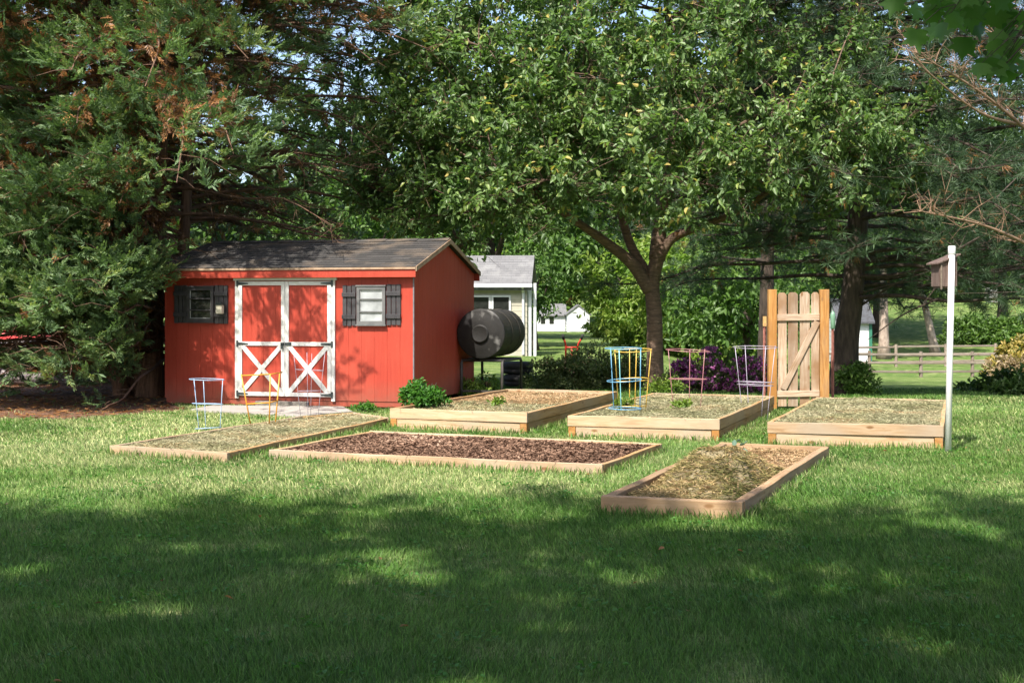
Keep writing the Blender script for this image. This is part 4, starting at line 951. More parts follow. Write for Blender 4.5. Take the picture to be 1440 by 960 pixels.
# ------------------------------------------------------------------ cypress beside the shed
def spray_template(n=22, seed=3):
    r = np.random.default_rng(seed); P = []; A = []; L = []
    for i in range(n):
        t = (i+.5)/n; s = -1 if i % 2 else 1
        ang = s*(.95-.75*t)+r.normal(0,.12); P.append((t*.8, 0, .1*t*t)); A.append((math.cos(ang), math.sin(ang), r.normal(.05,.35))); L.append(.33*(1-.45*t)*r.uniform(.8,1.2))
        if i > 2 and i % 2 == 0:
            P.append((t*.8+math.cos(ang)*.2, math.sin(ang)*.2, .1*t*t)); A.append((math.cos(ang*.3), math.sin(ang*.3), r.normal(.1,.35))); L.append(.24)
    return np.array(P), np.array(A), np.array(L)
SPR = [spray_template(22, s) for s in range(6)]
def add_sprays(O, D, size, rnd, cloud, mi, wide=.085):
    """O origins, D directions; a flat drooping fan of scale-leaf branchlets at each"""
    n = len(O); D = unit(D); up = np.tile([[0,0,1.]], (n,1)) + rng.normal(size=(n,3))*.45
    S = unit(np.cross(up, D)); Nn = np.cross(D, S)
    for v in range(len(SPR)):
        q = np.arange(v, n, len(SPR))
        if not len(q): continue
        TP, TA, TL = SPR[v]; m = len(TP)
        B = np.stack([D[q], S[q], Nn[q]], 1)                       # local axes
        P = O[q][:,None,:] + np.einsum('kj,nji->nki', TP, B)*size[q][:,None,None]
        A = np.einsum('kj,nji->nki', TA, B)
        L = (TL[None,:]*size[q][:,None]*rng.uniform(.8,1.25,(len(q),m))).ravel()
        N2 = np.repeat(Nn[q], m, 0) + rng.normal(size=(len(q)*m,3))*.5
        rr = np.clip(np.repeat(rnd[q], m) + np.tile(np.linspace(-.12,.2,m), len(q)) + rng.normal(0,.08,len(q)*m), 0, 1)
        kites(P.reshape(-1,3), A.reshape(-1,3), N2, L, np.maximum(L*.24, size[q].repeat(m)*wide*.8), rr, cloud, mi)
yb = 23.0; yroot = Vector((PX(212,yb), yb, 0))
cyp = empty('cypress_tree', yroot, 0, 'huge dark cypress with drooping green sprays and brown dead inner branches', 'tree')
tb = MB(); stems = []
for (dx,dy,topx,topy,h,r) in ((0,0,.1,.2,10,.19),(.28,.1,.9,.2,10,.15),(-.25,.15,-1.4,.1,9.5,.14),(.12,-.2,.55,-.7,9,.12),(-.1,.35,-.4,1.2,9,.13),(-.42,-.1,-2.4,-.8,8.5,.11)):
    pth = smooth_path([(dx,dy,-.05),(dx*1.3+topx*.1,dy*1.3+topy*.1,h*.18),(dx+topx*.45,dy+topy*.45,h*.5),(dx+topx,dy+topy,h)], 6)
    k = len(pth); tb.tube(pth, [r*(1-.82*i/(k-1))*(1+.5*math.exp(-pth[i].z/.3)) for i in range(k)], 10); stems.append(pth)
tb.build('trunk', M['bark_red'], cyp, True)
cg = Cloud(); bt = MB(); dead = MB()
def stem_at(s, z):
    for p, q in zip(s[:-1], s[1:]):
        if q.z >= z: return p.lerp(q, max(0,(z-p.z)/max(1e-4,q.z-p.z)))
    return s[-1]
nb = 500
for i in range(nb):
    z = .5 + 9.2*random.random()**.95 if i > 115 else random.uniform(.75,2.4)
    s = random.choice(stems); o = stem_at(s, z); az = random.uniform(0, 2*math.pi)
    if i <= 75: az = random.uniform(math.pi*.9, math.pi*1.45)
    elif i <= 115: az = random.uniform(math.pi*1.33, math.pi*1.57)     # low skirts towards the lawn
    over = 115 < i <= 127
    if over: z = random.uniform(4.6,7.6); o = stem_at(s, z); az = random.uniform(-1.62,-1.22)          # long boughs reaching out before the shed
    dirx, diry = math.cos(az), math.sin(az)
    low = i <= 115
    front_right = -1.45 < ((az+math.pi) % (2*math.pi) - math.pi) < -.15
    R0 = 4.0 if z < 2.4 else (4.9 if (front_right and 3.3 < z < 7.5) else 3.9)
    if dirx > .3 and not front_right and z > 3: R0 = 5.2
    ln = R0*(1-.04*max(0,z-2))*random.uniform(.6,1.05)
    if over: ln = random.uniform(4.8,6.2)
    right = dirx > .35
    if right and z < 2.6 and diry < .9: continue                    # the shed stands there
    if dirx > .1 and z < 2.9 and abs(diry) < .8: continue
    bare = not over and dirx > .3 and diry > -.62 and z < 6.1 and random.random() < .93
    rise = random.uniform(.05,.5) if z < 3 else random.uniform(-.05,.45)
    pts = [o]
    for k in range(1,6):
        t = k/5; pts.append(o + Vector((dirx*ln*t + random.gauss(0,.05), diry*ln*t + random.gauss(0,.05), ln*(rise*t*.8 - (.16 if i <= 115 else .32)*t*t*random.uniform(.8,1.2)))))
    for p in pts: p.z = max(p.z, .12)
    if any(p.x+yroot.x > SHED_L.x-.1 and p.z < 2.3 for p in pts[1:]):
        for p in pts[1:]: p.x = min(p.x, SHED_L.x-.3-yroot.x) if p.z < 2.35 else p.x
    pth = smooth_path(pts, 3); k = len(pth)
    (dead if bare else bt).tube(pth, [.035*(1-.88*j/(k-1))+.003 for j in range(k)], 5, False)
    arr = np.array(pth)
    def at(t):
        f = t*(k-1); j = np.minimum(f.astype(int), k-2); return arr[j] + (arr[j+1]-arr[j])*(f-j)[:,None]
    main = np.array([dirx, diry, 0.])
    # fine twigs
    ntw = 26 if bare else 12
    for q in range(ntw):
        t = np.array([random.uniform(.2,1)]); b = Vector(at(t)[0]); sg = random.choice((-1,1))
        e = b + Vector((dirx*.35 - diry*sg*random.uniform(.15,.5), diry*.35 + dirx*sg*random.uniform(.15,.5), random.gauss(-.06,.14)))*random.uniform(.6,1.5)
        if e.z < 2.2: e.x = min(e.x, SHED_L.x-.15-yroot.x)
        mdl = (b+e)/2 + Vector((0,0,random.uniform(0,.08)))
        (dead if bare else bt).tube([b,mdl,e], [.007,.005,.002], 3, False)
        if bare:
            for r_ in range(3):
                f = b.lerp(e, random.uniform(.3,1)); dead.tube([f, f+Vector((random.gauss(0,.2),random.gauss(0,.2),random.gauss(-.04,.12)))], [.004,.0015], 3, False)
    ns = int((9 if bare else 62)*random.uniform(.7,1.3)); t = rng.uniform(.5,1.02,ns)**.75; t = np.clip(t,0,1)
    sg = rng.choice([-1,1],ns); lat = np.stack([-diry*sg, dirx*sg, 0*sg],1)
    O = at(t*.999) + lat*rng.uniform(0,.42,(ns,1)) + rng.normal(size=(ns,3))*np.array([.1,.1,.12])
    D = main + lat*rng.uniform(.1,.9,(ns,1)) + rng.normal(size=(ns,3))*.38 + np.array([0,0,.22])
    O[:,2] = np.maximum(O[:,2], .12)
    WX, WY = O[:,0]+yroot.x, O[:,1]+yroot.y
    kp = ~((O[:,2] < 2.35) & (WX > SHED_L.x-.25+1.5*np.maximum(0, O[:,2]-1.5)) & (WY > 14))     # kept clipped back from the shed
    kp &= ~((WX < -.312*WY) & (O[:,2] > .8) & (O[:,2] < 1.16)) & ((O[:,2] > .42) | (rng.random(ns) < .25))
    O, D, t = O[kp], D[kp], t[kp]; ns = len(O)
    if not ns: continue
    sz = rng.uniform(.2,.4,ns); add_sprays(O, D, sz, np.clip(rng.normal(.45,.16,ns)+random.uniform(-.15,.15)+(t-.7)*.25,0,1), cg, 0)
    nd = int((6 if bare else 56)*random.uniform(.3,1.7)); t = rng.uniform(.18,.86,nd)
    if not bare and z < 2.3: nd //= 3
    t = t[:nd]
    if not nd: continue
    B = at(t)+rng.normal(size=(nd,3))*.13; BX, BY = B[:,0]+yroot.x, B[:,1]+yroot.y
    kb = ~((B[:,2] < 2.35) & (BX > SHED_L.x-.42) & (BY > 14)) & ~((BX < -.312*BY) & (B[:,2] > .75) & (B[:,2] < 1.2)) & ((B[:,2] > .4) | (rng.random(nd) < .3))
    B = B[kb]; nd = len(B)
    if nd: add_sprays(B, main+rng.normal(size=(nd,3))*.7+np.array([0,0,-.3]), rng.uniform(.16,.34,nd), rng.random(nd), cg, 1, .05)
cg.addmb(bt, 2); cg.build('crown', [M['cypress'], M['cypress_brown'], M['bark_red']], cyp)
dead.build('bare_branches', M['twig_brown'], cyp)

# ------------------------------------------------------------------ pines on the right
def make_pine(name, label, base, pts, r0, r1, zlo, zhi, nbr, reach, tufts, size, seed, azr=None, dead_n=0):
    base = Vector(base); root = empty(name, base, 0, label, 'pine tree', 'pines behind the gate')
    pth = smooth_path(pts, 6); k = len(pth)
    MB().tube(pth, [ (r0+(r1-r0)*i/(k-1))*(1+.3*math.exp(-pth[i].z/.3)) for i in range(k)], 14).build('trunk', M['bark_dark'], root, True)
    cl = Cloud(); bt = MB(); H = pth[-1].z
    for i in range(nbr):
        z = zlo+(zhi-zlo)*random.random(); o = stem_at(pth, z); az = random.uniform(*(azr or (0,6.283))); dx, dy = math.cos(az), math.sin(az)
        ln = reach*(1-.45*max(0,(z-zlo))/(zhi-zlo))*random.uniform(.55,1.1); pp = [o]
        for q in range(1,6):
            t = q/5; pp.append(o+Vector((dx*ln*t+random.gauss(0,.08), dy*ln*t+random.gauss(0,.08), ln*(random.uniform(.0,.12)*t-.16*t*t))))
        path = smooth_path(pp, 3); kk = len(path); arr = np.array(path); bt.tube(path, [.04*(1-.85*j/(kk-1))+.004 for j in range(kk)], 5, False)
        nt_ = int(tufts*random.uniform(.6,1.4)); t = rng.uniform(.3,1,nt_)**.7; f = t*(kk-1.001); j = f.astype(int); C = arr[j]+(arr[j+1]-arr[j])*(f-j)[:,None]
        off = rng.normal(size=(nt_,3))*np.array([.42,.42,.16])*(.4+.6*t[:,None]); T = C+off
        for c, e in zip(C[::2], T[::2]): bt.tube([c,e], [.008,.004], 3, False)
        brown = rng.random(nt_) < .045
        D = unit(off*1.2 + np.array([dx,dy,.25]) + rng.normal(size=(nt_,3))*.35)
        for mi, mk, nn in ((0,~brown,30),(1,brown,16)):
            if not mk.any(): continue
            m = mk.sum(); P = np.repeat(T[mk]-D[mk]*.05, nn, 0); A = np.repeat(D[mk], nn, 0)*.75 + unit(rng.normal(size=(m*nn,3)))*.9
            if mi: A[:,2] -= .9
            P = P + np.repeat(D[mk],nn,0)*rng.uniform(0,.1,(m*nn,1))
            L = size*rng.uniform(.7,1.2,m*nn); kites(P, A, rng.normal(size=(m*nn,3)), L, np.full(m*nn,.0085), np.clip(np.repeat(rng.random(m)*.7,nn)+rng.random(m*nn)*.3,0,1), cl, mi)
    cl.addmb(bt, 2); cl.build('crown', [M['needle'], M['needle_brown'], M['bark_dark']], root)
    return root, pth
pd1 = 25.4
pb = Vector((PX(1187,pd1), pd1, gz(PX(1187,pd1),pd1)-.05))
pine1, pth1 = make_pine('pine_tree', 'large dark pine with a thick leaning trunk just behind the wooden gate', pb, [(0,0,0),(.03,0,1),(.16,0,2),(.35,.1,4.5),(.45,.1,8),(.5,.1,12)], .27, .1, 1.75, 10.5, 150, 4.8, 54, .16, 1)
pb2 = Vector((PX(1560,25), 25, gz(PX(1560,25),25)-.05))
pine2, pth2 = make_pine('pine_tree', 'pine with bare tan dead branches reaching in at the edge of the lawn', pb2, [(0,0,0),(.05,0,1.5),(-.1,0,4),(-.2,.1,8),(-.2,.1,11)], .24, .09, 1.9, 10, 115, 5.2, 46, .16, 2)
pb3 = Vector((PX(1075,33), 33, gz(PX(1075,33),33)-.05))
make_pine('pine_tree', 'dark slender pine standing between the forked tree and the gate', pb3, [(0,0,0),(.05,0,2),(.1,0,5),(.1,.1,9),(.1,.1,14)], .2, .08, 3.0, 12, 90, 4.0, 30, .2, 3)
def dead_branch(root, start, end, sag, n, seed):
    random.seed(seed); mb = MB(); a = Vector(start); b = Vector(end); m = (a+b)/2+Vector((0,0,sag))
    pth = smooth_path([a, m, b], 8); k = len(pth); mb.tube(pth, [.03*(1-.85*i/(k-1))+.004 for i in range(k)], 6, False)
    d = (b-a).normalized()
    for i in range(n):
        p = pth[random.randrange(3,k)]; e = p + (d*random.uniform(.1,.5)+Vector((random.gauss(0,.2),random.gauss(0,.25),random.uniform(-.05,.4))))*random.uniform(.5,1.1)
        mm = (p+e)/2+Vector((random.gauss(0,.04),0,random.gauss(0,.05))); mb.tube([p,mm,e], [.009,.007,.003], 4, False)
        for j in range(4):
            q = mm.lerp(e, random.random()); mb.tube([q, q+Vector((random.gauss(0,.12),random.gauss(0,.12),random.gauss(.04,.12)))], [.004,.002], 3, False)
    o = mb.build('dead_branch', M['twig_dead'], root, True); return o
def rel(root, x, y, d): return (PX(x,d)-root.location.x, d-root.location.y, PZ(y,d)-root.location.z)
dead_branch(pine2, rel(pine2,1470,205,22.5), rel(pine2,1290,75,20.5), .1, 34, 1)
dead_branch(pine2, rel(pine2,1460,180,22.5), rel(pine2,1285,85,20.2), -.25, 10, 2)
dead_branch(pine2, rel(pine2,1470,60,22.5), rel(pine2,1330,15,20.5), .15, 26, 3)
dead_branch(pine2, rel(pine2,1470,355,22.5), rel(pine2,1295,297,20.6), .1, 26, 4)
dead_branch(pine2, rel(pine2,1460,130,22), rel(pine2,1380,25,20.6), .05, 14, 5)
random.seed(21)
bb = MB()
for (x1,y1,x2,y2,d1,d2) in ((1200,415,1335,392,25.4,23.5),(1210,430,1310,380,25.4,23),(1335,392,1400,355,23.5,23),(1320,420,1220,478,24,23.5),(1335,395,1300,425,23.5,23.3)):
    a = Vector(rel(pine1,x1,y1,d1)); b = Vector(rel(pine1,x2,y2,d2)); bb.tube(smooth_path([a,(a+b)/2+Vector((0,0,.08)),b],4), [.022-.002*j for j in range(9)], 5, False)
bb.build('bare_branches', M['bark_dark'], pine1)

# ------------------------------------------------------------------ shade maples over the lawn
def maple(label, base, centre, radii, ncl, seedlimbs):
    c = Vector(centre)
    limbs = [([(0,0,0),(0.05,0,1.6),(c.x*.1,c.y*.1,3.6),(c.x*.4,c.y*.4,6),(c.x*.8,c.y*.8,9)], .3, .08)]
    for a in seedlimbs:
        limbs.append(([(c.x*.1,c.y*.1,3.4),(c.x*.4+math.cos(a)*radii[0]*.35,c.y*.4+math.sin(a)*radii[1]*.35,5.5),(c.x+math.cos(a)*radii[0]*.8,c.y+math.sin(a)*radii[1]*.8,7.5)], .12, .03))
    return make_tree('maple_tree', label, base, limbs, [(centre, radii, ncl)], 98, .26, M['leaf_maple'], M['bark_dark'], 'maples shading the lawn', sub=5, spread=.8, detail=False, shell=2.6, up=0)
m1 = maple('big maple beside the camera whose crown shades the front of the lawn', (-5.2,-5.5,0), (1.8,2.6,9.2), (9.5,6.6,4.2), 760, (0.3,1.3,2.4,3.5,4.6,5.6))
m2 = maple('big maple whose low twigs with broad leaves hang in over the lawn', (7.3,-1.3,0), (.3,1.8,9.0), (6.5,6.0,4.1), 560, (0.2,1.2,2.3,3.2,4.4,5.5))
# low hanging spray of broad maple leaves
def maple_leaf_verts():
    pts = [(0,0),(.22,-.02),(.5,.12),(.36,.26),(.62,.45),(.34,.5),(.3,.62),(.14,.6),(0,1.0)]
    return pts + [(-x,y) for x,y in pts[-2:0:-1]]
ML = np.array(maple_leaf_verts())
def hang(root, x, y, d, n, rad, top):
    tw = MB(); cl = Cloud(); rx,ry,rz = root.location; p = Vector((PX(x,d), d, PZ(y,d)))
    t = Vector(top); tw.tube(smooth_path([t, t.lerp(p,.5)+Vector((.15,.1,.1)), p],6), [.014-.0008*i for i in range(13)], 5, False)
    for i in range(n):
        q = p + Vector((random.gauss(0,rad),random.gauss(0,rad),random.gauss(0,rad*.55))); base = p.lerp(t, random.random()*.25)
        tw.tube([base, (base+q)/2+Vector((0,0,.04)), q], [.004,.003,.0016], 3, False)
        s = random.uniform(.1,.15); ax_ = Vector((random.gauss(0,.5),random.gauss(0,.4),-1)).normalized(); nn = Vector((random.gauss(0,.6),-1,random.gauss(.3,.4))); nn = (nn-ax_*nn.dot(ax_)).normalized(); sd_ = ax_.cross(nn)
        V = np.array([list(q + ax_*(b*s) + sd_*(a*s*1.0) - nn*(abs(a)*s*.2)) for a,b in ML]); k = len(V)
        F = np.array([[0,i_,i_+1] for i_ in range(1,k-1)])
        cl.add(V, F, np.full(k, random.random()), 0)
    cl.addmb(tw, 1); V = cl.build('hanging_twig', [M['leaf_maple'], M['bark_dark']], root, (rx,ry,rz))
for (x,y,d,n,r,top) in ((1350,15,7.4,16,.13,(3.6,5.6,5.0)),(1320,-10,7.6,14,.14,(3.4,5.5,5.0)),(1425,60,7.2,14,.10,(4.2,5.6,5.0)),(1410,95,7.1,5,.06,(4.2,5.6,5.0)),(1440,5,7.0,14,.14,(4.0,5.5,5.0)),(1385,-12,7.3,14,.13,(4,5.5,5))):
    hang(m2, x, y, d, n, r, top)

# ------------------------------------------------------------------ shrubs near the beds
def G(x, d): return (PX(x,d), d, gz(PX(x,d),d))
bx, by = U(592,572,.22); make_shrub('leafy_bush', 'bright green leafy bush growing in the corner of the raised bed', (bx,by+.15,.2), (.36,.26,.38), 34, 70, .06, M['leaf_herb'], lump=.11)
make_shrub('yellow_green_plant', 'pale yellow green plants between the brick pile and the raised bed', (*U(656,560),0), (.42,.25,.32), 24, 45, .06, M['leaf_lime'], lump=.1)
make_shrub('yellow_green_plant', 'taller pale green plant before the tank stand', (*U(685,556),0), (.22,.2,.36), 12, 40, .06, M['leaf_lime'], lump=.1)
make_shrub('weed', 'small weed at the foot of the shed by the low bed', (*U(512,580),0), (.2,.12,.14), 12, 26, .05, M['leaf_herb'], lump=.07, cat='plant')
for (x,y,z,l) in ((700,571,.2,'small green seedling in the tan raised bed'),(880,573,.23,'small leafy seedling beside the blue cage'),(960,574,.23,'small leafy seedling beneath the pink cage')):
    make_shrub('seedling', l, (*U(x,y,z),z-.02), (.13,.1,.1), 8, 16, .06, M['leaf_lime'], lump=.06, cat='plant', stems=3)
sx, sy = U(1042,640,.13); make_shrub('squash_plant', 'small blue green plant with broad leaves on the heaped bed', (sx,sy,.12), (.1,.08,.05), 3, 4, .075, leaf_mat('blue_green_leaves', [(0,(.07,.13,.09)),(1,(.13,.2,.15))], .25), lump=.08, cat='plant', stems=3)
for i, (x,d,rx,ry,rz,l) in enumerate(((775,25.6,.55,.5,.62,'low azalea mound next to the black tyres'),(812,25.3,.6,.5,.66,'azalea mound in front of the red hand truck'),(850,25.8,.6,.5,.8,'taller azalea mound left of the forked trunk'),(885,26.2,.55,.5,.9,'azalea mound touching the forked trunk'),(832,28.5,.9,.6,.9,'dull azalea behind the front row of mounds'),(938,24.2,.3,.25,.3,'yellowish low azalea at the foot of the forked trunk'))):
    make_shrub('azalea_bush', l, G(x,d), (rx,ry,rz), 46 if i < 5 else 16, 75, .06, M['leaf_azalea'] if i < 5 else M['leaf_lime'], 'azalea bushes behind the beds', lump=.19)
for i, (x,d,rx,ry,rz,l) in enumerate(((965,26.0,.5,.5,.7,'purple flowering azalea beside the forked trunk'),(1010,26.4,.62,.5,.92,'largest purple flowering azalea, behind the pink cage'),(1052,26.0,.5,.45,.8,'purple flowering azalea behind the lavender cage'))):
    make_shrub('azalea_bush', l, G(x,d), (rx,ry,rz), 44, 60, .06, M['leaf_azalea'], 'azalea bushes behind the beds', (M['petal'],.34,.06), lump=.18)
make_shrub('leafy_bush', 'dark leafy bush round the foot of the pine trunk', G(1203,25.0), (.4,.35,.75), 24, 50, .09, M['leaf_mid'], lump=.2)
make_shrub('forsythia_bush', 'golden yellow bush at the edge of the rear lawn', G(1442,38), (1.25,1.0,1.5), 60, 70, .13, M['leaf_gold'], lump=.3)
make_shrub('tan_bush', 'tan dried bush in front of the golden bush', G(1425,36.5), (.85,.6,.85), 40, 70, .12, M['leaf_tan'], lump=.25)
make_shrub('leafy_bush', 'low dark spreading bush behind the white pole', G(1415,27.5), (1.1,.7,.45), 40, 45, .11, M['leaf_dark'], lump=.22)
make_shrub('leafy_bush', 'low dark creeping bush at the right border of the lawn', G(1450,24.5), (.9,.6,.4), 30, 45, .11, M['leaf_dark'], lump=.2)

# low debris under the cypress
lg = [(-9.6,26.5,.16,.14,5,1.5),(-8.9,26.1,.16,.15,-4,1.4),(-8.2,26.4,.15,.14,8,1.3),(-9.3,26.3,.45,.13,2,1.6),(-8.5,26.3,.45,.14,-3,1.4),(-8.9,26.25,.72,.13,4,1.6)]
LL = ['lowest log at the outer end of the pile under the cypress','lowest log in the middle of the pile under the cypress','lowest log at the shed end of the pile under the cypress','second-row log at the outer end of the pile under the cypress','second-row log at the shed end of the pile under the cypress','topmost grey log of the pile under the cypress']
for (x,y,z,r,a,l), lb in zip(lg, LL):
    o = MB().tube([(-l/2,0,0),(-l/4,.02,.01),(l/4,-.02,0),(l/2,0,.01)], [r,r*.96,r*1.02,r*.97], 14).build('log', [M['log']], smooth=False, bevel=.01); o.location = (x,y,z); o.rotation_euler = (0,0,R(a)); tag(o, lb, 'log', 'grey logs piled under the cypress')
mb = MB(); n = 24; vs = []; fs = []; prof = [(-.5,-.3),(-.49,-.14),(-.48,.0),(-.44,.07),(-.25,.1),(0,.11),(.25,.1),(.46,.06),(.5,-.1)]
for i in range(n+1):
    for j, (y, z) in enumerate(prof):
        u = i/n; vs.append((-1.6+3.2*u, y+.02*math.sin(u*31+j)*(j < 3), z + .025*math.sin(u*13+j) + (.05*math.sin(u*23) if j == 0 else 0)))
for i in range(n):
    for j in range(8): a = i*9+j; fs.append((a,a+9,a+10,a+1))
tp = mb.add(vs,fs).build('red_tarp', M['redtarp'], smooth=True); sol = tp.modifiers.new('thick','SOLIDIFY'); sol.thickness = .01
tp.location = (-9.5, 27.2, .93); tag(tp, 'bright red tarp stretched behind the low cypress branches', 'tarp')
mb = MB(); mb.box(-1.5,1.5,-.42,.42,-.02,.88)
cr = mb.build('storage_crate', M['bark_dark'], bevel=.02); cr.location = (-9.5,27.3,.0); tag(cr, 'long dark crate beneath the red tarp, behind the logs', 'crate')
# loose twigs and needles on the bare soil
cl = Cloud(); n = 5200; px = rng.uniform(-11,-4.6,n); py = rng.uniform(17.8,26,n); ok = inpoly(px,py,SOIL); px, py = px[ok], py[ok]; n = len(px)
a = rng.uniform(0,6.28,n); L_ = rng.uniform(.04,.22,n); kites(np.stack([px,py,rng.uniform(.008,.04,n)],1), np.stack([np.cos(a),np.sin(a),rng.normal(0,.12,n)],1), np.tile([[0,0,1.]],(n,1))+rng.normal(size=(n,3))*.3, L_, rng.uniform(.012,.05,n), rng.random(n), cl, 0)
tag(cl.build('leaf_litter', [M['cypress_brown']]), 'brown fallen twigs and needles on the bare soil under the cypress', 'litter', None, 'stuff')

# ------------------------------------------------------------------ houses and buildings in the distance
def house(name, label, cat, loc, rz, W, D, zw, ridge, mw, mr, oh=.3, z0=-1.0):
    h = empty(name, loc, rz, label, cat)
    mb = MB(); n = max(3, int((zw-0)/.2))
    # lap siding: stepped courses
    for i in range(n):
        za = (zw)*i/n; zb = (zw)*(i+1)/n-.004; mb.box(0-.0,W,0-.0,D,za,zb) if i == 0 and False else mb.add([(0-.012,-.012,za),(W+.012,-.012,za),(W+.012,D+.012,za),(-.012,D+.012,za),(0,0,zb),(W,0,zb),(W,D,zb),(0,D,zb)],[(4,5,6,7),(0,1,5,4),(1,2,6,5),(2,3,7,6),(3,0,4,7),(0,3,2,1)])
    for x in (0, W-.05): mb.add([(x,0,zw),(x,D,zw),(x,D/2,ridge-.05),(x+.05,0,zw),(x+.05,D,zw),(x+.05,D/2,ridge-.05)],[(0,2,1),(3,4,5),(0,3,5,2),(1,2,5,4),(0,1,4,3)])
    mb.box(.05,W-.05,.05,D-.05,z0,.0)
    mb.build('wall', mw, h)
    rise = ridge-zw; run = D/2+oh
    roof_slope('roof', W+2*oh*.6, run, rise*run/(D/2), mr, h, (-oh*.6,-oh,zw-rise*oh/(D/2)+.05), 0, 14, .08)
    roof_slope('roof', W+2*oh*.6, run-.006, rise*run/(D/2), mr, h, (W+oh*.6,D+oh,zw-rise*oh/(D/2)+.05), math.pi, 14, .08)
    return h
hd = 50.0; HW, HDp = 7.0, 2.6; ha = R(-5)
hx, hy = PX(741,hd), hd
hroot = Vector((hx-math.cos(ha)*HW, hy-math.sin(ha)*HW, gz(hx,hy)))
zw = 2.32-hroot.z; rdg = PZ(362,hd+2)-hroot.z
hs = house('neighbour_house', 'cream sided house with a grey roof and white gutter behind the black tank', 'house', hroot, ha, HW, HDp, zw, rdg, M['cream'], M['shingle_grey'])
MB().box(-.3,HW+.22,-.42,-.31,zw-.16,zw-.03).build('gutter', M['housewhite'], hs, bevel=.01)
MB().tube([(HW-.13,-.36,zw-.12),(HW-.13,-.06,zw-.35),(HW-.13,-.06,.05)], .05, 8).build('downspout', M['housewhite'], hs)
def hwin(x0, x1, z0, z1):
    w_ = empty('window', (x0,0,z0)); w_.parent = hs; f = MB(); W = x1-x0; H = z1-z0; t = .07
    f.box(0,t,-.06,.0,0,H); f.box(W-t,W,-.06,.0,0,H); f.box(t,W-t,-.06,.0,0,t); f.box(t,W-t,-.06,.0,H-t,H); f.build('frame', M['housewhite'], w_); MB().box(t-.004,W-t+.004,-.04,-.03,t-.004,H-t+.004).build('pane', M['pane_dark'], w_)
s_ = lambda x: HW + (x-741)/39.0
hwin(s_(691), s_(718.5), PZ(449,hd)-hroot.z, PZ(415,hd)-hroot.z); hwin(s_(660), s_(690), PZ(449,hd)-hroot.z, PZ(415,hd)-hroot.z)
for xx in (.02,.2): MB().box(HW+xx+.03,HW+xx+.13,.1,.2,-.1,zw+.0).build('porch_post', M['housewhite'], hs)
gd = 110.0; gx = PX(813.5,gd)
gw = house('white_outbuilding', 'small white gabled outbuilding far beyond the azaleas', 'outbuilding', (PX(829,gd), gd, gz(gx,gd)), R(90), 3.2, 1.75, PZ(441,gd)-gz(gx,gd), PZ(429,gd)-gz(gx,gd), M['housewhite'], M['shingle_grey'], .16)
MB().box(-.03,-.014,.2,1.55,.02,PZ(444,gd)-gz(gx,gd)).build('door', M['housewhite'], gw)
gx2 = PX(752,gd+3)
wb = house('white_house', 'low white house partly hidden by leaves, beside the small white outbuilding', 'house', (gx2, gd+3, gz(gx2,gd)), 0, PX(794,gd)-PX(750,gd), 3, 1.35, 2.2, M['housewhite'], M['shingle_grey'], .2)
for q in (.5,1.2): MB().box(q,q+.35,-.03,-.014,.6,1.3).build('window', M['pane_dark'], wb)
d_ = 65.0; bx0 = PX(1180,d_)
ph = house('white_shed', 'white shed with green corner trim behind the pine trunk and rail fence', 'shed', (bx0, d_, gz(bx0,d_)), 0, PX(1224,d_)-bx0, 2.2, 2.1, 3.0, M['housewhite'], M['darkroof'], .25)
for xx in (0, PX(1224,d_)-bx0): MB().box(xx-.07,xx+.07,-.05,-.014,0,2.05).build('corner_trim', M['greentrim'], ph)
d_ = 112.0; bx0 = PX(1392,d_)
house('grey_outbuilding', 'tiny grey outbuilding on the far rise above the green hedge', 'outbuilding', (bx0, d_, gz(bx0,d_)-.1), 0, PX(1412,d_)-bx0, 1.2, 1.0, 1.25, M['greyshed'], M['greyshed'], .08)

# split-rail fence
fd = 52.0
def fence(xa, xb, d0, d1, n, label):
    root = empty('rail_fence', G((xa+xb)/2,(d0+d1)/2), 0, label, 'fence', 'split rail fences on the rear lawn'); o = root.location
    P = []
    for i in range(n+1):
        t = i/n; d = d0+(d1-d0)*t; x = PX(xa+(xb-xa)*t, d); P.append(Vector((x,d,gz(x,d))))
    for p in P: MB().tube([p-o+Vector((0,0,-.1)), p-o+Vector((0,0,1.0))], [.075,.065], 8).build('post', M['rail'], root)
    for a, b in zip(P[:-1], P[1:]):
        for h in (.22,.55,.88):
            l = (b-a).length+.25; q = MB().bar((-l/2,0,0),(l/2,0,.0),.07,.085).build('rail', M['rail'], root, bevel=.015)
            c = (a+b)/2-o; q.location = c+Vector((0,random.choice((-.05,.05)),h+random.gauss(0,.012))); dd = b-a; q.rotation_euler = (0,-math.atan2(dd.z,dd.xy.length),math.atan2(dd.y,dd.x))
fence(1150, 1440, fd, fd+3, 4, 'nearer weathered three-rail fence crossing the rear lawn')
fence(1190, 1400, fd+9, fd+11, 3, 'farther weathered three-rail fence behind the first one')

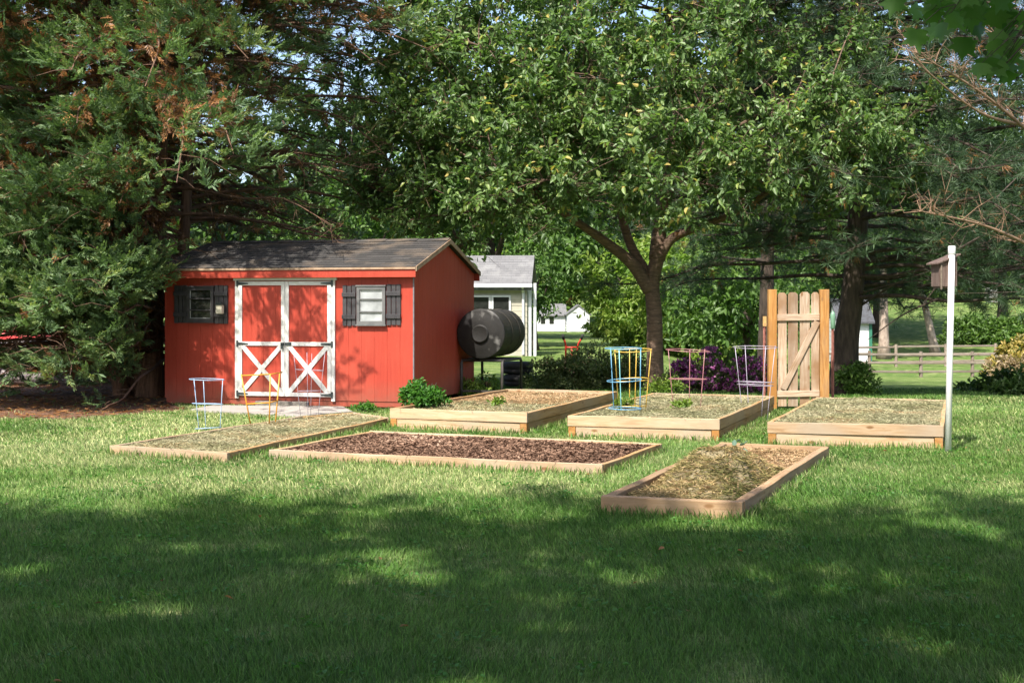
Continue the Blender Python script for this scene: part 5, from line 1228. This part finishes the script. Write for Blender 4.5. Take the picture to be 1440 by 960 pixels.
# ------------------------------------------------------------------ trees behind
def simple_tree(name, label, x, d, h, rx, rz, ncl, per, ls, mleaf, mbark, tr=.18, group='trees beyond the garden', low=.3, lim=.45, lean=0, spread=.9, ry=None, shell=2.4):
    b = G(x, d); ry = ry or rx
    cz = h-rz
    limbs = [([(0,0,0),(lean*.3,0,h*.25),(lean*.7,.1,h*.55),(lean,.1,h*.85)], tr, tr*.25)]
    for a in np.linspace(0, 6.28, 6)[:-1]:
        limbs.append(([(lean*.4,0,h*low),(lean*.7+math.cos(a)*rx*.4,math.sin(a)*ry*.4,h*low+(cz-h*low)*.6),(lean+math.cos(a)*rx*.75,math.sin(a)*ry*.75,cz+rz*.2)], tr*lim, tr*.12))
    blobs = [((lean,0,cz),(rx,ry,rz),ncl)]
    for q in range(3):
        a = random.uniform(0,6.28); blobs.append(((lean+math.cos(a)*rx*.6,math.sin(a)*ry*.6,cz-rz*random.uniform(.1,.6)),(rx*.5,ry*.5,rz*.4),ncl//6))
    return make_tree(name, label, b, limbs, blobs, per, ls, mleaf, mbark, group, sub=4, spread=spread, detail=False, shell=shell)
T = [
 ('leafy_tree','yellow green tree beyond the azaleas, left of the forked trunk',915,62,5.0,2.6,2.2,95,60,.26,'leaf_lime'),
 ('leafy_tree','yellow green tree showing just right of the forked trunk',985,58,5.0,2.9,2.2,100,60,.26,'leaf_lime'),
 ('leafy_tree','mid green tree behind the purple azaleas',1050,50,5.5,2.8,2.4,95,60,.26,'leaf_mid'),
 ('leafy_tree','dark leaved tree hanging over the corner of the cream house',750,57,3.9,.95,1.1,40,60,.2,'leaf_mid'),
 ('leafy_tree','tall green tree rising behind the cream house roof',690,64,11,5,4.6,150,60,.36,'leaf_mid'),
 ('leafy_tree','far pale green tree behind the white outbuilding',800,128,13,7,6,130,60,.6,'leaf_lime'),
 ('leafy_tree','far green tree to the right of the white outbuilding',878,118,12,6,5.4,130,60,.55,'leaf_mid'),
 ('leafy_tree','tall dark tree filling the gap behind the forked tree',925,84,21,9,8,190,60,.5,'leaf_dark'),
 ('leafy_tree','tall dark tree behind the left side of the forked tree',742,86,21,8,8,170,60,.5,'leaf_dark'),
 ('leafy_tree','tall dark tree behind the right side of the forked tree',1085,78,19,8,7.5,180,60,.46,'leaf_dark'),
 ('leafy_tree','tall dark tree behind the large pine',1235,84,20,8,8,180,60,.46,'leaf_dark'),
 ('leafy_tree','tall tree behind the dead tan branches',1410,86,19,8,7.5,170,60,.36,'leaf_dark'),
 ('leafy_tree','tree on the far rise beyond the rail fence',1330,135,11,8,5,140,60,.6,'leaf_mid'),
 ('leafy_tree','tree on the far rise at the end of the green hedge',1450,128,10,7,4.6,130,60,.6,'leaf_mid'),
 ('leafy_tree','far tree low on the rise between the pine and the pale trunks',1210,130,10,7,4.6,120,60,.6,'leaf_lime'),
 ('leafy_tree','light green tree between the cypress and the forked tree',478,40,5.6,1.9,2.1,70,60,.24,'leaf_mid'),
 ('leafy_tree','dark tree behind the cypress',150,46,13,6,6,110,60,.4,'leaf_dark'),
 ('leafy_tree','leafy tree beyond the woodpile',20,42,9,5,4.5,110,60,.36,'leaf_mid'),
]
for t in T: simple_tree(t[0], t[1], t[2], t[3], t[4], t[5], t[6], t[7], t[8], t[9], M[t[10]], M['bark_dark'], .2 if t[4] < 8 else .34, spread=.9 if t[3] < 70 else 1.6)
simple_tree('pale_trunk_tree', 'tree with a straight pale trunk standing behind the rail fence', 1243, 70, 9, 3.0, 2.4, 60, 50, .3, M['leaf_mid'], M['bark_pale'], .29, 'pale trunked trees on the rear lawn', low=.55, lim=.3)
simple_tree('pale_trunk_tree', 'tree with a leaning pale trunk near the white pole', 1316, 72, 9, 3.0, 2.4, 55, 50, .3, M['leaf_mid'], M['bark_pale'], .24, 'pale trunked trees on the rear lawn', lean=-1.6, low=.55, lim=.3)
for i,(x,d,rx,rz,l) in enumerate(((1362,80,1.5,1.7,'bright green hedge bush next to the white pole'),(1400,79,1.6,2.0,'bright green hedge bush in the middle of the far hedge'),(1440,78,1.6,2.1,'bright green hedge bush at the outer end of the far hedge'))):
    make_shrub('hedge_bush', l, G(x,d), (rx,1.2,rz), 46, 60, .26, M['leaf_mid'], 'bright green bushes of the far hedge', lump=.55)
for i,(x,d,rx,rz,l) in enumerate(((860,90,2.2,1.6,'pale lime bush beyond the azaleas, near the white outbuilding'),(905,66,2.0,1.5,'pale lime bush just behind the forked trunk'),(960,60,2.0,1.2,'pale lime bush right of the forked trunk'),(1045,56,2.0,1.1,'pale lime bush behind the lavender cage'))):
    make_shrub('lime_bush', l, G(x,d), (rx,1.4,rz), 46, 60, .24, M['leaf_lime'], 'lime bushes beyond the azaleas', lump=.5)
for i,(x,d,rx,rz,mm,l) in enumerate(((1195,112,4,3.4,'leaf_mid','rough brush clump on the rise just right of the pine trunk'),(1262,118,4.5,3.2,'leaf_dark','rough brush clump on the rise behind the straight pale trunk'),(1335,116,4.2,3.6,'leaf_mid','rough brush clump on the rise behind the birdhouse'),(1380,122,4.5,3.4,'leaf_dark','rough brush clump on the rise left of the tiny grey outbuilding'),(1440,120,4.5,3.8,'leaf_mid','rough brush clump on the rise right of the tiny grey outbuilding'))):
    make_shrub('brush', l, G(x,d), (rx,2,rz), 46, 60, .5, M[mm], 'brush clumps along the far rise', lump=1.1)
simple_tree('leafy_tree', 'tall tree showing in the gap between cypress and forked tree tops', 480, 74, 17, 5, 6, 110, 60, .42, M['leaf_dark'], M['bark_dark'], .34)
# far wood closing the view: one mass nobody could count
cl = Cloud(); n = 42000; px = rng.uniform(-90,110,n); py = 165+rng.uniform(0,30,n)
topz = ground_z(px,py)+ 9 + 7*fbm(px*.08, py*.03+3, 4); zz = ground_z(px,py) + (topz-ground_z(px,py))*rng.random(n)**.8
P = np.stack([px,py,zz],1); leaves(P, rng.normal(size=(n,3)), rng.normal(size=(n,3))+np.array([0,-.6,.6]), rng.uniform(.9,1.8,n), rng.uniform(.7,1.2,n), np.clip(rng.random(n)*.6+(fbm(px*.1,zz*.3,3)-.4)*1.2,0,1), cl, 0)
tag(cl.build('far_woods', [M['leaf_mid']]), 'hazy green wood closing the view beyond the far lawn', 'woods', None, 'stuff')

# ------------------------------------------------------------------ grass
excl = [shrink(b, .0) for b in (BED_A,BED_B,BED_C,BED_D,BED_E,BED_F)] + [SHED_POLY, PAD]
cl = Cloud()
for (d0,d1,dens,hh,ww,mar) in ((3.6,7.2,6200,.05,.0036,2.8),(7.2,10.5,4600,.046,.0044,2.8),(10.5,15,2800,.042,.006,3),(15,21,1450,.04,.009,3),(21,30,600,.045,.014,3.4)):
    n = int(dens*(d1-d0)*((d0+d1)/2*.74+2*mar)); py = rng.uniform(d0,d1,n); px = rng.uniform(-1,1,n)*(py*.37+mar)
    keep = np.ones(n, bool)
    for e in excl: keep &= ~inpoly(px,py,e)
    soil = inpoly(px,py,SOIL); keep &= ~soil | (rng.random(n) < .03)
    dn = fbm(px*1.3,py*1.3,3); keep &= rng.random(n) < .55+dn*1.0
    px, py = px[keep], py[keep]; n = len(px)
    tall = .62+.6*fbm(px*.9+9,py*.9,3)+.55*fbm(px*4.2,py*4.2,2)
    H = hh*tall*rng.uniform(.5,1.25,n); a = rng.normal(.4,1.3,n)+6*fbm(px*.5,py*.5,2); ln = rng.uniform(.2,1.3,n)
    lean = np.stack([np.cos(a)*ln, np.sin(a)*ln, 0*a],1)
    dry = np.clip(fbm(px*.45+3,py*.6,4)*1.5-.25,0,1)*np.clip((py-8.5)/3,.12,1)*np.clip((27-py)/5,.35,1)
    dry = np.clip(dry + .4*np.clip((py-9.5)/2,0,1)*np.clip((27-py)/5,0,1), 0, 1)  # sunlit belt's paler, yellower look painted into blade colour, over noisy dry patches
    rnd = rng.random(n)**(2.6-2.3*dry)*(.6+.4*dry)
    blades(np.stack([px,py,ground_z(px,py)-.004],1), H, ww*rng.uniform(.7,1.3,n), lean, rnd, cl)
# longer tufts along the timber edges
E = []
for b in (BED_A,BED_B,BED_C,BED_D,BED_E,BED_F):
    m = len(b)
    for i in range(m):
        p = np.array(b[i]); q = np.array(b[(i+1)%m]); l = np.linalg.norm(q-p); d = (q-p)/l; nrm = np.array([d[1],-d[0]])
        k = int(l*190); t = rng.random(k); E.append(p+(q-p)*t[:,None]+nrm*rng.uniform(.008,.07,(k,1)))
E = np.concatenate(E); n = len(E)
keep = np.ones(n,bool)
for e in excl: keep &= ~inpoly(E[:,0],E[:,1],e)
E = E[keep]; n = len(E); a = rng.uniform(0,6.28,n); ln = rng.uniform(.1,.7,n)
blades(np.column_stack([E,np.zeros(n)]), rng.uniform(.04,.1,n), rng.uniform(.006,.011,n), np.stack([np.cos(a)*ln,np.sin(a)*ln,0*a],1), rng.random(n), cl)
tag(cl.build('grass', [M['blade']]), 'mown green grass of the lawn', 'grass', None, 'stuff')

# clover patches and a few dry fallen leaves in the lawn
cl = Cloud(); k = 420; cx_ = rng.uniform(-1,1,k); cy_ = 5+15*rng.random(k)**.8; cx_ = cx_*(cy_*.37+1)
kp = np.ones(k,bool)
for e in excl+[SOIL]: kp &= ~inpoly(cx_,cy_,e)
cx_, cy_ = cx_[kp], cy_[kp]; k = len(cx_); m = 16
P = np.stack([np.repeat(cx_,m)+rng.normal(0,.07,k*m), np.repeat(cy_,m)+rng.normal(0,.07,k*m), rng.uniform(.025,.05,k*m)],1)
a = rng.uniform(0,6.28,k*m); leaves(P, np.stack([np.cos(a),np.sin(a),rng.normal(.05,.25,k*m)],1), np.tile([[0,0,1.]],(k*m,1))+rng.normal(size=(k*m,3))*.3, rng.uniform(.018,.034,k*m), rng.uniform(.016,.028,k*m), rng.random(k*m)*.6, cl, 0)
k = 45; fx = rng.uniform(-1,1,k); fy = 5+14*rng.random(k); fx = fx*(fy*.37+1); a = rng.uniform(0,6.28,k)
leaves(np.stack([fx,fy,rng.uniform(.03,.055,k)],1), np.stack([np.cos(a),np.sin(a),rng.normal(0,.2,k)],1), np.tile([[0,0,1.]],(k,1))+rng.normal(size=(k,3))*.35, rng.uniform(.03,.055,k), rng.uniform(.018,.03,k), rng.random(k), cl, 1)
tag(cl.build('lawn_clover', [M['leaf_herb'], M['cypress_brown']]), 'small clover patches and dry fallen leaves scattered through the lawn', 'clover', None, 'stuff')
